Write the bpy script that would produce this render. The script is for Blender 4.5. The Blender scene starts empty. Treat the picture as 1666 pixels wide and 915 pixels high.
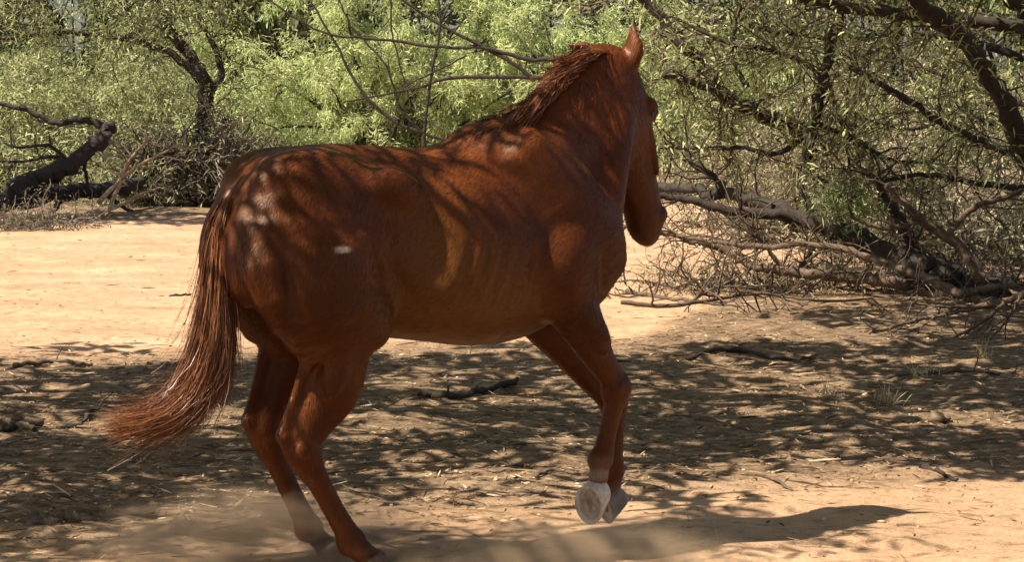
import bpy, math, random
import numpy as np
from mathutils import Vector, Matrix

# ------------------------------------------------------------------ camera, sky, sun, exposure
scene = bpy.context.scene
CAM_H = 1.78                        # eye height of the person filming
FOCAL = 3576.0                      # in pixels of a 1666 px wide picture
PITCH = math.atan((457.5 - 140.0) / FOCAL)
cam_data = bpy.data.cameras.new('camera')
cam_data.sensor_width = 36.0
cam_data.lens = 36.0 * FOCAL / 1666.0
cam_data.clip_start = 0.1
cam_data.clip_end = 3000.0
camera = bpy.data.objects.new('camera', cam_data)
camera.location = (0.0, 0.0, CAM_H)
camera.rotation_euler = (math.pi / 2 - PITCH, 0.0, 0.0)
scene.collection.objects.link(camera)
scene.camera = camera

SUN_EL = math.radians(55.0)
SUN_AZ = math.radians(203.0)        # compass of the sun seen from the horse: 180 = exactly to the left (-x), >180 = towards the camera
sun_vec = Vector((math.cos(SUN_AZ) * math.cos(SUN_EL), math.sin(SUN_AZ) * math.cos(SUN_EL), math.sin(SUN_EL)))
sun_data = bpy.data.lights.new('sun', 'SUN')
sun_data.energy = 5.0
sun_data.angle = math.radians(0.53)
sun_data.color = (1.0, 0.885, 0.72)
sun = bpy.data.objects.new('sun', sun_data)
sun.rotation_euler = sun_vec.to_track_quat('Z', 'Y').to_euler()
sun.location = (-20, -5, 30)
scene.collection.objects.link(sun)

world = bpy.data.worlds.new('World')
scene.world = world
world.use_nodes = True
wn = world.node_tree.nodes
sky = wn.new('ShaderNodeTexSky')
sky.sky_type = 'NISHITA'
sky.sun_disc = False
sky.sun_elevation = SUN_EL
sky.sun_rotation = math.atan2(sun_vec.x, sun_vec.y)
sky.dust_density = 2.0
wn['Background'].inputs['Strength'].default_value = 0.05
world.node_tree.links.new(sky.outputs['Color'], wn['Background'].inputs['Color'])
scene.view_settings.view_transform = 'Standard'
scene.view_settings.look = 'None'
scene.view_settings.gamma = 1.0
scene.view_settings.exposure = 1.24
scene.cycles.max_bounces = 8
scene.cycles.diffuse_bounces = 4
scene.cycles.transparent_max_bounces = 8
scene.cycles.use_denoising = True
scene.cycles.volume_step_rate = 2.0
scene.cycles.volume_max_steps = 128

# ------------------------------------------------------------------ helpers
COL = scene.collection
rng = np.random.default_rng(7)
random.seed(7)

def tag(o, label=None, category=None, group=None, kind=None):
    if label: o['label'] = label
    if category: o['category'] = category
    if group: o['group'] = group
    if kind: o['kind'] = kind
    return o

def empty(name, loc=(0, 0, 0), rz=0.0):
    o = bpy.data.objects.new(name, None)
    o.empty_display_size = 0.2
    o.location = loc
    o.rotation_euler = (0, 0, rz)
    COL.objects.link(o)
    return o

def mesh_np(name, verts, faces_list, mat=None, parent=None, smooth=True, attrs=None):
    """verts (n,3); faces_list: list of int arrays (m,k) with k = 3 or 4"""
    me = bpy.data.meshes.new(name)
    verts = np.asarray(verts, dtype=np.float32)
    me.vertices.add(len(verts))
    me.vertices.foreach_set('co', verts.ravel())
    faces_list = [np.asarray(f, dtype=np.int32) for f in faces_list if len(f)]
    loops = np.concatenate([f.ravel() for f in faces_list])
    counts = np.concatenate([np.full(len(f), f.shape[1], dtype=np.int32) for f in faces_list])
    starts = np.concatenate([[0], np.cumsum(counts)[:-1]]).astype(np.int32)
    me.loops.add(len(loops))
    me.loops.foreach_set('vertex_index', loops)
    me.polygons.add(len(counts))
    me.polygons.foreach_set('loop_start', starts)
    me.polygons.foreach_set('loop_total', counts)
    if smooth:
        me.polygons.foreach_set('use_smooth', np.ones(len(counts), dtype=bool))
    me.update(calc_edges=True)
    if attrs:
        for an, av in attrs.items():
            a = me.attributes.new(an, 'FLOAT', 'POINT')
            a.data.foreach_set('value', np.asarray(av, dtype=np.float32))
    if mat: me.materials.append(mat)
    o = bpy.data.objects.new(name, me)
    COL.objects.link(o)
    if parent is not None: o.parent = parent
    return o

def nrm(v):
    v = np.asarray(v, float)
    n = np.linalg.norm(v, axis=-1, keepdims=True)
    return v / np.maximum(n, 1e-9)

def catmull(P, n):
    """resample control rows P (m,d) to n rows with a Catmull-Rom spline"""
    P = np.asarray(P, float)
    m = len(P)
    if m < 3:
        t = np.linspace(0, 1, n)[:, None]
        return P[0] * (1 - t) + P[-1] * t
    t = np.linspace(0, m - 1, n)
    i = np.minimum(t.astype(int), m - 2)
    u = (t - i)[:, None]
    p0 = P[np.maximum(i - 1, 0)]; p1 = P[i]; p2 = P[i + 1]; p3 = P[np.minimum(i + 2, m - 1)]
    return 0.5 * ((2 * p1) + (-p0 + p2) * u + (2 * p0 - 5 * p1 + 4 * p2 - p3) * u ** 2 + (-p0 + 3 * p1 - 3 * p2 + p3) * u ** 3)

class Soup:
    """collects tubes, cards and boxes into one mesh"""
    def __init__(s): s.v = []; s.q = []; s.t = []; s.a = []; s.n = 0
    def add(s, v, q=None, t=None, a=0.0):
        v = np.asarray(v, float).reshape(-1, 3)
        if q is not None: s.q.append(np.asarray(q, int) + s.n)
        if t is not None: s.t.append(np.asarray(t, int) + s.n)
        s.v.append(v)
        s.a.append(np.full(len(v), a) if np.isscalar(a) else np.asarray(a))
        s.n += len(v)
    def tube(s, path, radii, sides=6, rough=0.0, a=0.0, cap=True):
        path = np.asarray(path, float); n = len(path)
        radii = np.broadcast_to(np.asarray(radii, float), (n,))
        tan = nrm(np.gradient(path, axis=0))
        ref = np.array([0.31, 0.52, 0.79])
        u = nrm(np.cross(tan, ref)); w = np.cross(tan, u)
        ang = np.linspace(0, 2 * np.pi, sides, endpoint=False)
        r = radii[:, None] * (1 + rough * rng.normal(size=(n, sides)))
        v = path[:, None, :] + r[..., None] * (np.cos(ang)[None, :, None] * u[:, None, :] + np.sin(ang)[None, :, None] * w[:, None, :])
        v = v.reshape(-1, 3)
        i = np.arange(n - 1)[:, None] * sides; j = np.arange(sides)[None, :]; j2 = (j + 1) % sides
        q = np.stack([i + j, i + j2, i + sides + j2, i + sides + j], -1).reshape(-1, 4)
        t = None
        if cap:
            v = np.vstack([v, path[0] - tan[0] * radii[0] * 0.4, path[-1] + tan[-1] * radii[-1] * 0.4])
            c0 = n * sides; jj = np.arange(sides); jj2 = (jj + 1) % sides; b = (n - 1) * sides
            t = np.vstack([np.stack([np.full(sides, c0), jj2, jj], -1), np.stack([np.full(sides, c0 + 1), b + jj, b + jj2], -1)])
        s.add(v, q, t, a)
    def ribbon(s, path, width, a=0.0):
        path = np.asarray(path, float); n = len(path)
        tan = nrm(np.gradient(path, axis=0)); ref = rng.normal(size=3)
        u = nrm(np.cross(tan, ref)) * (np.broadcast_to(width, (n,))[:, None] * 0.5)
        v = np.stack([path - u, path + u], 1).reshape(-1, 3)
        i = np.arange(n - 1)[:, None] * 2
        s.add(v, i + np.array([[0, 1, 3, 2]]), None, a)
    def build(s, name, mat, parent=None, smooth=True, attr='tint'):
        fl = []
        if s.q: fl.append(np.vstack(s.q))
        if s.t: fl.append(np.vstack(s.t))
        return mesh_np(name, np.vstack(s.v), fl, mat, parent, smooth, {attr: np.concatenate(s.a)})

def material(name):
    m = bpy.data.materials.new(name)
    m.use_nodes = True
    nt = m.node_tree
    b = nt.nodes['Principled BSDF']
    return m, nt, b

def node(nt, kind, **kw):
    n = nt.nodes.new(kind)
    for k, v in kw.items():
        if k == 'inputs':
            for kk, vv in v.items(): n.inputs[kk].default_value = vv
        else: setattr(n, k, v)
    return n

def ramp(nt, stops):
    r = nt.nodes.new('ShaderNodeValToRGB')
    e = r.color_ramp.elements
    e[0].position, e[0].color = stops[0][0], (*stops[0][1], 1)
    e[1].position, e[1].color = stops[-1][0], (*stops[-1][1], 1)
    for p, c in stops[1:-1]:
        x = e.new(p); x.color = (*c, 1)
    return r

def ray_dir(px, py):
    """unit-depth view ray of a picture point of the 1666 x 915 photograph: only used to survey where things stand"""
    fw = np.array([0, math.cos(PITCH), -math.sin(PITCH)]); up = np.array([0, math.sin(PITCH), math.cos(PITCH)])
    return fw + np.array([1.0, 0, 0]) * (px - 833.0) / FOCAL - up * (py - 457.5) / FOCAL

def at(px, py, depth):
    r = ray_dir(px, py)
    return np.array([0, 0, CAM_H]) + r * (depth / r[1])

def on_ground(px, py):
    r = ray_dir(px, py)
    return np.array([0, 0, CAM_H]) + r * (-CAM_H / r[2])
# ------------------------------------------------------------------ ground
def vnoise(x, y, seed=0):
    """smooth value noise, vectorised"""
    xi = np.floor(x).astype(np.int64); yi = np.floor(y).astype(np.int64)
    fx = x - xi; fy = y - yi
    def h(a, b):
        n = (a * 374761393 + b * 668265263 + seed * 974634421) & 0xFFFFFFFF
        n = ((n ^ (n >> 13)) * 1274126177) & 0xFFFFFFFF
        return ((n ^ (n >> 16)) & 0xFFFF) / 65535.0
    ux = fx * fx * (3 - 2 * fx); uy = fy * fy * (3 - 2 * fy)
    return (h(xi, yi) * (1 - ux) + h(xi + 1, yi) * ux) * (1 - uy) + (h(xi, yi + 1) * (1 - ux) + h(xi + 1, yi + 1) * ux) * uy

def fbm(x, y, seed=0, octs=4):
    s = 0; a = 0.5; t = 0
    for o in range(octs):
        s = s + a * vnoise(x * 2 ** o, y * 2 ** o, seed + o); t += a; a *= 0.5
    return s / t

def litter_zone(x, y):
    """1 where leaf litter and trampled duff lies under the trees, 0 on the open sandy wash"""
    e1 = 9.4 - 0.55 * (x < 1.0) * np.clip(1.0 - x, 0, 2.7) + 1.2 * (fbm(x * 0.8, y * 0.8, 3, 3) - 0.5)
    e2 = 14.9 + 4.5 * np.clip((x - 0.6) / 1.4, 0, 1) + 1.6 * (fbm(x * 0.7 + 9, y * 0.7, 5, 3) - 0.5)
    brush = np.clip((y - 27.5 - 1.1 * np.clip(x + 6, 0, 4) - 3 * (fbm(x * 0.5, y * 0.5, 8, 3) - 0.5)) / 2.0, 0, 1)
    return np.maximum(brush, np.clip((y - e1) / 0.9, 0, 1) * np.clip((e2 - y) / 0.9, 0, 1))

def ground_z(x, y):
    x = np.asarray(x, float); y = np.asarray(y, float)
    z = 0.05 * (fbm(x * 0.35, y * 0.35, 11, 3) - 0.5) + 0.05 * (fbm(x * 1.3, y * 1.8, 21, 4) - 0.5) + 0.036 * (fbm(x * 4.0, y * 8.0, 31, 3) - 0.5)
    lz = litter_zone(x, y)
    z = z + lz * (0.075 * (fbm(x * 1.9 + 4, y * 4.4, 41, 4) - 0.42))
    # level where the horse puts its feet
    for hx, hy in ((-0.49, 7.84), (-0.65, 8.02), (0.30, 8.30), (0.44, 8.62)):
        z = z * (1 - np.exp(-((x - hx) ** 2 + (y - hy) ** 2) / 0.06))
    # low bank far behind the brush
    far = np.clip((y - 40) / 40, 0, 1)
    return z * (1 - far) + far * 1.0 * fbm(x * 0.06, y * 0.06, 51, 3)

ys = np.concatenate([np.linspace(-60, 5, 14), np.linspace(5.6, 6.8, 8), np.geomspace(7.0, 17, 270), np.geomspace(17.06, 45, 120), np.geomspace(46, 1500, 34)])
fx = np.linspace(-1, 1, 231)
fx = np.sign(fx) * (0.78 * np.abs(fx) + 0.22 * np.abs(fx) ** 7)
half = np.where(ys < 45, np.maximum(3.2, 0.34 * np.abs(ys)), 0.34 * 45 + (ys - 45) * 1.2)
half = np.where(ys < 6.9, 40.0, half)
half = np.maximum(half, 0)
core = half[:, None] * fx[None, :]
# outermost columns run far out to the sides so that the sheet has no near edge
core[:, 0] = -1500; core[:, -1] = 1500; core[:, 1] = np.minimum(core[:, 1], -120); core[:, -2] = np.maximum(core[:, -2], 120)
core[:, 2] = np.minimum(core[:, 2], -30); core[:, -3] = np.maximum(core[:, -3], 30)
GX = core; GY = np.broadcast_to(ys[:, None], GX.shape)
GZ = ground_z(GX, GY)
nr, nc = GX.shape
ii = np.arange(nr - 1)[:, None] * nc + np.arange(nc - 1)[None, :]
GQ = np.stack([ii, ii + 1, ii + nc + 1, ii + nc], -1).reshape(-1, 4)

def ground_material():
    m, nt, b = material('sandy_ground')
    tc = node(nt, 'ShaderNodeTexCoord')
    at_ = node(nt, 'ShaderNodeAttribute', attribute_name='litter')
    big = node(nt, 'ShaderNodeTexNoise', inputs={'Scale': 0.9, 'Detail': 5.0, 'Roughness': 0.6})
    mid = node(nt, 'ShaderNodeTexNoise', inputs={'Scale': 9.0, 'Detail': 6.0, 'Roughness': 0.65})
    fine = node(nt, 'ShaderNodeTexNoise', inputs={'Scale': 70.0, 'Detail': 4.0, 'Roughness': 0.7})
    mp = node(nt, 'ShaderNodeMapping', inputs={'Scale': (1.0, 1.8, 1.0)})
    nt.links.new(tc.outputs['Object'], mp.inputs['Vector'])
    for n in (big, mid, fine): nt.links.new(mp.outputs['Vector'], n.inputs['Vector'])
    sand = ramp(nt, [(0.30, (0.42, 0.268, 0.162)), (0.5, (0.52, 0.338, 0.210)), (0.72, (0.62, 0.424, 0.275))])
    nt.links.new(big.outputs['Fac'], sand.inputs['Fac'])
    spk = ramp(nt, [(0.34, (0.45, 0.40, 0.35)), (0.47, (1, 1, 1)), (0.68, (1.12, 1.10, 1.08))])
    nt.links.new(mid.outputs['Fac'], spk.inputs['Fac'])
    mul = node(nt, 'ShaderNodeMix', data_type='RGBA', blend_type='MULTIPLY', inputs={'Factor': 0.75})
    nt.links.new(sand.outputs['Color'], mul.inputs['A']); nt.links.new(spk.outputs['Color'], mul.inputs['B'])
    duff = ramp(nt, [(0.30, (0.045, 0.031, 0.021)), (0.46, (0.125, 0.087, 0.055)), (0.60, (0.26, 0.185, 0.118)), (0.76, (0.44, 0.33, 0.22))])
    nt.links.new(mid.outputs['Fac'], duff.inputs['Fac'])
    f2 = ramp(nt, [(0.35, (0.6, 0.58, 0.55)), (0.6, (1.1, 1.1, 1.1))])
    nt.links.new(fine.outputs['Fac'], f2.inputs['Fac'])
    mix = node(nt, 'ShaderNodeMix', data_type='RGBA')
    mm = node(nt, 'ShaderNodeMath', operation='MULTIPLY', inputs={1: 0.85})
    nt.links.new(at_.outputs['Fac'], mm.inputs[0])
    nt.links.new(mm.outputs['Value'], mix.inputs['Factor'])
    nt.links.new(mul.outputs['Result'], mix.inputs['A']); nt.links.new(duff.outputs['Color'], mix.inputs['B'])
    m3 = node(nt, 'ShaderNodeMix', data_type='RGBA', blend_type='MULTIPLY', inputs={'Factor': 0.6})
    nt.links.new(mix.outputs['Result'], m3.inputs['A']); nt.links.new(f2.outputs['Color'], m3.inputs['B'])
    nt.links.new(m3.outputs['Result'], b.inputs['Base Color'])
    b.inputs['Roughness'].default_value = 0.95
    b.inputs['Specular IOR Level'].default_value = 0.15
    add = node(nt, 'ShaderNodeMath', operation='ADD')
    nt.links.new(mid.outputs['Fac'], add.inputs[0])
    fm = node(nt, 'ShaderNodeMath', operation='MULTIPLY', inputs={1: 0.35})
    nt.links.new(fine.outputs['Fac'], fm.inputs[0]); nt.links.new(fm.outputs['Value'], add.inputs[1])
    bp = node(nt, 'ShaderNodeBump', inputs={'Strength': 0.9, 'Distance': 0.045})
    nt.links.new(add.outputs['Value'], bp.inputs['Height'])
    nt.links.new(bp.outputs['Normal'], b.inputs['Normal'])
    return m
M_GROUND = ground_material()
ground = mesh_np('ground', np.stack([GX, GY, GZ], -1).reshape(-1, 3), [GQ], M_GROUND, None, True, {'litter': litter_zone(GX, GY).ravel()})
tag(ground, 'sandy desert wash with trampled leaf litter', kind='structure')
# ------------------------------------------------------------------ the horse (local frame: x forward, y to its left, z up)
HORSE_YAW = math.radians(28.0)
HORSE_LOC = (-0.2226, 8.1433, 0.0)

VOX = 0.0098
LO = np.array([-1.02, -0.46, 0.02]); HI = np.array([1.16, 0.50, 2.16])
GN = np.ceil((HI - LO) / VOX).astype(int) + 1
AX = [(LO[i] + VOX * np.arange(GN[i])).astype(np.float32) for i in range(3)]
FIELD = np.full(GN, 0.5, dtype=np.float32)

def smin(a, b, k):
    h = np.clip(0.5 + 0.5 * (b - a) / k, 0, 1)
    return b * (1 - h) + a * h - k * h * (1 - h)

def sub(lo, hi, pad):
    i0 = [max(0, int((lo[i] - pad - LO[i]) / VOX)) for i in range(3)]
    i1 = [min(int(GN[i]), int((hi[i] + pad - LO[i]) / VOX) + 2) for i in range(3)]
    sl = tuple(slice(a, b) for a, b in zip(i0, i1))
    g = [AX[i][sl[i]] for i in range(3)]
    return sl, g[0][:, None, None], g[1][None, :, None], g[2][None, None, :]

def ell_dist(u, v, w, a, b, c):
    k0 = np.sqrt((u / a) ** 2 + (v / b) ** 2 + (w / c) ** 2)
    k1 = np.sqrt((u / a ** 2) ** 2 + (v / b ** 2) ** 2 + (w / c ** 2) ** 2)
    return k0 * (k0 - 1) / np.maximum(k1, 1e-5)

def ellipsoid(c, r, rot=(0, 0, 0), k=0.05, carve=False):
    R = np.array(Matrix.Rotation(rot[2], 3, 'Z') @ Matrix.Rotation(rot[1], 3, 'Y') @ Matrix.Rotation(rot[0], 3, 'X'))
    m = max(r)
    sl, X, Y, Z = sub(np.array(c) - m, np.array(c) + m, k)
    dx, dy, dz = X - c[0], Y - c[1], Z - c[2]
    u = dx * R[0, 0] + dy * R[1, 0] + dz * R[2, 0]
    v = dx * R[0, 1] + dy * R[1, 1] + dz * R[2, 1]
    w = dx * R[0, 2] + dy * R[1, 2] + dz * R[2, 2]
    d = ell_dist(u, v, w, *r).astype(np.float32)
    if carve: FIELD[sl] = -smin(-FIELD[sl], d, k)
    else: FIELD[sl] = smin(FIELD[sl], d, k)

def loft(rows, n, side=(0, 1, 0), k=0.04):
    """rows: x, y, z, half width along `side`, half depth across it"""
    R = catmull(rows, n)
    side = np.array(side, float)
    m = R[:, 3:].max()
    sl, X, Y, Z = sub(R[:, :3].min(0) - m, R[:, :3].max(0) + m, k)
    acc = np.full(np.broadcast(X, Y, Z).shape, 0.5, dtype=np.float32)
    for i in range(n - 1):
        A, B = R[i], R[i + 1]
        ax = B[:3] - A[:3]; L = np.linalg.norm(ax) + 1e-9; ax = ax / L
        u = side - ax * (side @ ax); u /= np.linalg.norm(u); v = np.cross(ax, u)
        mm = max(A[3:].max(), B[3:].max())
        lo = np.minimum(A[:3], B[:3]) - mm; hi = np.maximum(A[:3], B[:3]) + mm
        s2, x, y, z = sub(lo, hi, k + 0.02)
        loc = tuple(slice(max(0, a.start - b.start), max(0, min(a.stop, b.stop) - b.start)) for a, b in zip(s2, sl))
        x = X[loc[0]]; y = Y[:, loc[1]]; z = Z[:, :, loc[2]]
        dx, dy, dz = x - A[0], y - A[1], z - A[2]
        p = dx * ax[0] + dy * ax[1] + dz * ax[2]
        t = np.clip(p / L, 0, 1)
        w = p - t * L
        a = A[3] + (B[3] - A[3]) * t; b = A[4] + (B[4] - A[4]) * t
        d = ell_dist(dx * u[0] + dy * u[1] + dz * u[2], dx * v[0] + dy * v[1] + dz * v[2], w, a, b, np.minimum(a, b))
        acc[loc] = np.minimum(acc[loc], d)
    FIELD[sl] = smin(FIELD[sl], acc, k)

# --- trunk: x, top, bottom, half width, egg (positive: wider below)
TR = np.array([
 (-0.905, 1.300, 1.120, 0.070, 0.00), (-0.870, 1.410, 1.060, 0.150, 0.00), (-0.79, 1.502, 1.010, 0.215, 0.02), (-0.68, 1.553, 0.960, 0.255, 0.05),
 (-0.55, 1.572, 0.915, 0.275, 0.08), (-0.42, 1.572, 0.885, 0.265, 0.10), (-0.28, 1.563, 0.862, 0.270, 0.12),
 (-0.12, 1.557, 0.838, 0.310, 0.14), (0.03, 1.588, 0.815, 0.312, 0.16), (0.16, 1.628, 0.815, 0.285, 0.22),
 (0.28, 1.615, 0.835, 0.250, 0.26), (0.39, 1.57, 0.875, 0.250, 0.16), (0.49, 1.49, 0.925, 0.225, 0.05),
 (0.575, 1.40, 0.975, 0.185, 0.00), (0.64, 1.28, 1.040, 0.110, 0.00), (0.665, 1.2, 1.10, 0.05, 0.0)])
TR2 = catmull(TR, 120)
xs = np.clip(AX[0], TR2[0, 0], TR2[-1, 0])
top, bot, hw, egg = [np.interp(xs, TR2[:, 0], TR2[:, j]).astype(np.float32)[:, None, None] for j in (1, 2, 3, 4)]
zc = (top + bot) / 2; hh = (top - bot) / 2
Yg = AX[1][None, :, None]; Zg = AX[2][None, None, :]
zz = Zg - zc
wloc = hw * (1 - egg * np.clip(zz / hh, -1, 1))
over = (AX[0] - xs)[:, None, None]
FIELD[...] = np.minimum(FIELD, ell_dist(Yg, zz, over, wloc, hh, np.minimum(hw, hh)))
del zz, wloc

for s in (-1, 1):
    ellipsoid((-0.60, s * 0.135, 1.400), (0.25, 0.135, 0.155), (0, 0.18, 0), 0.06)          # croup muscle
    ellipsoid((-0.335, s * 0.228, 1.430), (0.090, 0.045, 0.055), (0, 0.3, 0), 0.075)
    ellipsoid((-0.235, s * 0.355, 1.20), (0.085, 0.075, 0.19), (0, 0.15, 0), 0.07, carve=True)     # hollow of the flank
    ellipsoid((0.205, s * 0.365, 1.08), (0.038, 0.10, 0.22), (0, 0.25, 0), 0.035, carve=True)      # groove behind the shoulder
    ellipsoid((0.50, s * 0.27, 1.345), (0.035, 0.10, 0.22), (0, -0.75, 0), 0.05, carve=True)      # groove before the shoulder blade          # point of the hip
    ellipsoid((-0.835, s * 0.115, 1.205), (0.105, 0.110, 0.20), (0, 0.12, 0), 0.06)           # point of the buttock
    # thigh
    loft([(-0.66, s * 0.165, 1.34, 0.12, 0.20), (-0.645, s * 0.200, 1.18, 0.142, 0.265), (-0.605, s * 0.208, 1.02, 0.128, 0.222), (-0.56, s * 0.185, 0.90, 0.10, 0.155)], 7, k=0.025)
    ellipsoid((-0.445, s * 0.215, 0.965), (0.095, 0.075, 0.125), (0, -0.25, 0), 0.05)         # stifle
    # shoulder blade, upper arm, chest
    loft([(0.22, s * 0.165, 1.52, 0.07, 0.10), (0.36, s * 0.185, 1.36, 0.085, 0.15), (0.485, s * 0.175, 1.20, 0.09, 0.14), (0.55, s * 0.155, 1.11, 0.075, 0.10)], 7, k=0.035)
    ellipsoid((0.580, s * 0.105, 1.135), (0.070, 0.09, 0.11), (0, 0.1, 0), 0.06)
    ellipsoid((0.495, s * 0.09, 1.01), (0.10, 0.085, 0.085), (0, 0, 0), 0.07)
    ellipsoid((0.36, s * 0.222, 1.13), (0.120, 0.078, 0.160), (0, 0.35, 0), 0.03)            # triceps
    ellipsoid((0.30, s * 0.105, 1.55), (0.20, 0.06, 0.07), (0, -0.10, 0), 0.10)
for s in (-1, 1):
    loft([(0.70, 0.03 + s * 0.085, 1.66, 0.030, 0.035), (0.645, 0.015 + s * 0.125, 1.50, 0.036, 0.048), (0.585, s * 0.155, 1.34, 0.042, 0.060), (0.545, s * 0.175, 1.20, 0.045, 0.070)], 8, k=0.045)   # long neck muscle
    ellipsoid((-0.770, s * 0.362, 1.10), (0.022, 0.070, 0.24), (0, -0.16, 0), 0.05, carve=True)      # hamstring furrow
    ellipsoid((-0.60, s * 0.375, 1.30), (0.15, 0.060, 0.018), (0, 0.75, 0), 0.04, carve=True)         # furrow below the croup
    ellipsoid((-0.29, s * 0.300, 1.02), (0.030, 0.060, 0.16), (0, -0.55, 0), 0.04, carve=True)        # fold before the stifle
    for rb in range(5):                                                                               # ribs, barely showing
        ellipsoid((-0.10 + 0.062 * rb, s * 0.384, 1.10 - 0.01 * rb), (0.010, 0.072, 0.20), (0, 0.28, 0), 0.03, carve=True)
ellipsoid((0.20, 0, 1.585), (0.17, 0.05, 0.05), (0, 0.05, 0), 0.09)                            # withers

# --- legs: rows are x, y, z, half width (side to side), half depth (fore and aft)
# near hind
loft([(-0.55, -0.185, 0.93, 0.10, 0.150), (-0.548, -0.182, 0.82, 0.080, 0.122), (-0.560, -0.168, 0.70, 0.060, 0.105), (-0.622, -0.155, 0.60, 0.046, 0.078), (-0.660, -0.150, 0.53, 0.046, 0.064), (-0.652, -0.148, 0.465, 0.042, 0.053)], 13, k=0.03)
loft([(-0.635, -0.175, 0.84, 0.026, 0.036), (-0.682, -0.162, 0.70, 0.016, 0.030), (-0.718, -0.153, 0.60, 0.017, 0.030), (-0.738, -0.150, 0.555, 0.022, 0.026)], 7, k=0.018)   # hamstring
loft([(-0.738, -0.150, 0.550, 0.022, 0.026), (-0.700, -0.149, 0.47, 0.026, 0.028), (-0.650, -0.148, 0.40, 0.024, 0.024)], 5, k=0.025)
loft([(-0.650, -0.148, 0.48, 0.040, 0.048), (-0.615, -0.146, 0.395, 0.033, 0.043), (-0.550, -0.143, 0.275, 0.030, 0.039), (-0.498, -0.141, 0.185, 0.034, 0.043), (-0.475, -0.140, 0.145, 0.041, 0.052), (-0.448, -0.140, 0.115, 0.035, 0.042), (-0.405, -0.140, 0.075, 0.039, 0.044)], 17, k=0.02)
ellipsoid((-0.500, -0.140, 0.135), (0.022, 0.026, 0.028), k=0.03)
ellipsoid((-0.668, -0.222, 0.715), (0.018, 0.040, 0.12), (0, 0.42, 0), 0.025, carve=True)   # groove before the hamstring
# far hind
loft([(-0.55, 0.185, 0.93, 0.10, 0.150), (-0.545, 0.182, 0.82, 0.080, 0.125), (-0.585, 0.168, 0.70, 0.060, 0.100), (-0.645, 0.155, 0.61, 0.046, 0.072), (-0.682, 0.150, 0.545, 0.046, 0.064), (-0.672, 0.148, 0.475, 0.042, 0.053)], 13, k=0.03)
loft([(-0.655, 0.175, 0.86, 0.026, 0.036), (-0.700, 0.162, 0.72, 0.016, 0.030), (-0.732, 0.153, 0.62, 0.017, 0.030), (-0.752, 0.150, 0.570, 0.022, 0.026)], 7, k=0.018)
loft([(-0.752, 0.150, 0.565, 0.022, 0.026), (-0.716, 0.149, 0.48, 0.026, 0.028), (-0.670, 0.148, 0.41, 0.024, 0.024)], 5, k=0.025)
loft([(-0.670, 0.148, 0.49, 0.040, 0.048), (-0.645, 0.146, 0.405, 0.033, 0.043), (-0.590, 0.141, 0.280, 0.030, 0.039), (-0.545, 0.136, 0.190, 0.034, 0.043), (-0.525, 0.134, 0.150, 0.041, 0.052), (-0.500, 0.132, 0.118, 0.031, 0.037), (-0.460, 0.130, 0.078, 0.035, 0.040)], 17, k=0.02)
ellipsoid((-0.550, 0.134, 0.140), (0.022, 0.026, 0.028), k=0.03)
# near fore, lifted
loft([(0.37, -0.195, 1.06, 0.085, 0.125), (0.400, -0.195, 0.97, 0.080, 0.110), (0.455, -0.190, 0.87, 0.066, 0.085), (0.525, -0.178, 0.765, 0.050, 0.062), (0.585, -0.168, 0.685, 0.042, 0.050), (0.612, -0.163, 0.640, 0.049, 0.058), (0.615, -0.161, 0.595, 0.038, 0.044)], 15, k=0.035)
ellipsoid((0.640, -0.162, 0.635), (0.026, 0.034, 0.040), k=0.03)
ellipsoid((0.292, -0.195, 0.985), (0.045, 0.040, 0.05), k=0.05)                               # point of the elbow
loft([(0.612, -0.161, 0.610, 0.038, 0.042), (0.598, -0.161, 0.545, 0.032, 0.038), (0.575, -0.161, 0.455, 0.030, 0.036), (0.560, -0.161, 0.395, 0.034, 0.042), (0.552, -0.161, 0.365, 0.039, 0.047), (0.545, -0.163, 0.335, 0.031, 0.036), (0.535, -0.166, 0.295, 0.036, 0.038)], 15, k=0.02)
ellipsoid((0.520, -0.163, 0.365), (0.022, 0.026, 0.030), k=0.03)
ellipsoid((0.470, -0.240, 0.885), (0.045, 0.035, 0.115), (0, -0.58, 0), 0.025)                   # forearm muscle
ellipsoid((0.600, -0.200, 0.645), (0.028, 0.016, 0.030), k=0.012); ellipsoid((0.572, -0.165, 0.618), (0.022, 0.024, 0.026), k=0.015)   # knee bones
ellipsoid((-0.672, -0.192, 0.505), (0.030, 0.014, 0.030), k=0.012)                               # hock bone
ellipsoid((-0.560, -0.236, 0.80), (0.045, 0.030, 0.13), (0, 0.30, 0), 0.02)                       # gaskin muscle
# far fore
loft([(0.43, 0.175, 1.02, 0.085, 0.135), (0.475, 0.165, 0.90, 0.078, 0.115), (0.56, 0.155, 0.785, 0.064, 0.088), (0.665, 0.146, 0.655, 0.048, 0.062), (0.740, 0.142, 0.57, 0.042, 0.050), (0.775, 0.140, 0.525, 0.045, 0.053), (0.785, 0.139, 0.48, 0.038, 0.044)], 15, k=0.035)
ellipsoid((0.812, 0.140, 0.525), (0.026, 0.034, 0.040), k=0.03)
loft([(0.782, 0.139, 0.50, 0.038, 0.042), (0.788, 0.139, 0.435, 0.032, 0.038), (0.786, 0.138, 0.345, 0.030, 0.036), (0.783, 0.138, 0.285, 0.034, 0.042), (0.782, 0.138, 0.255, 0.039, 0.047), (0.776, 0.138, 0.215, 0.034, 0.038), (0.772, 0.138, 0.165, 0.036, 0.040)], 15, k=0.02)
ellipsoid((0.752, 0.138, 0.255), (0.022, 0.026, 0.030), k=0.03)

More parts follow.
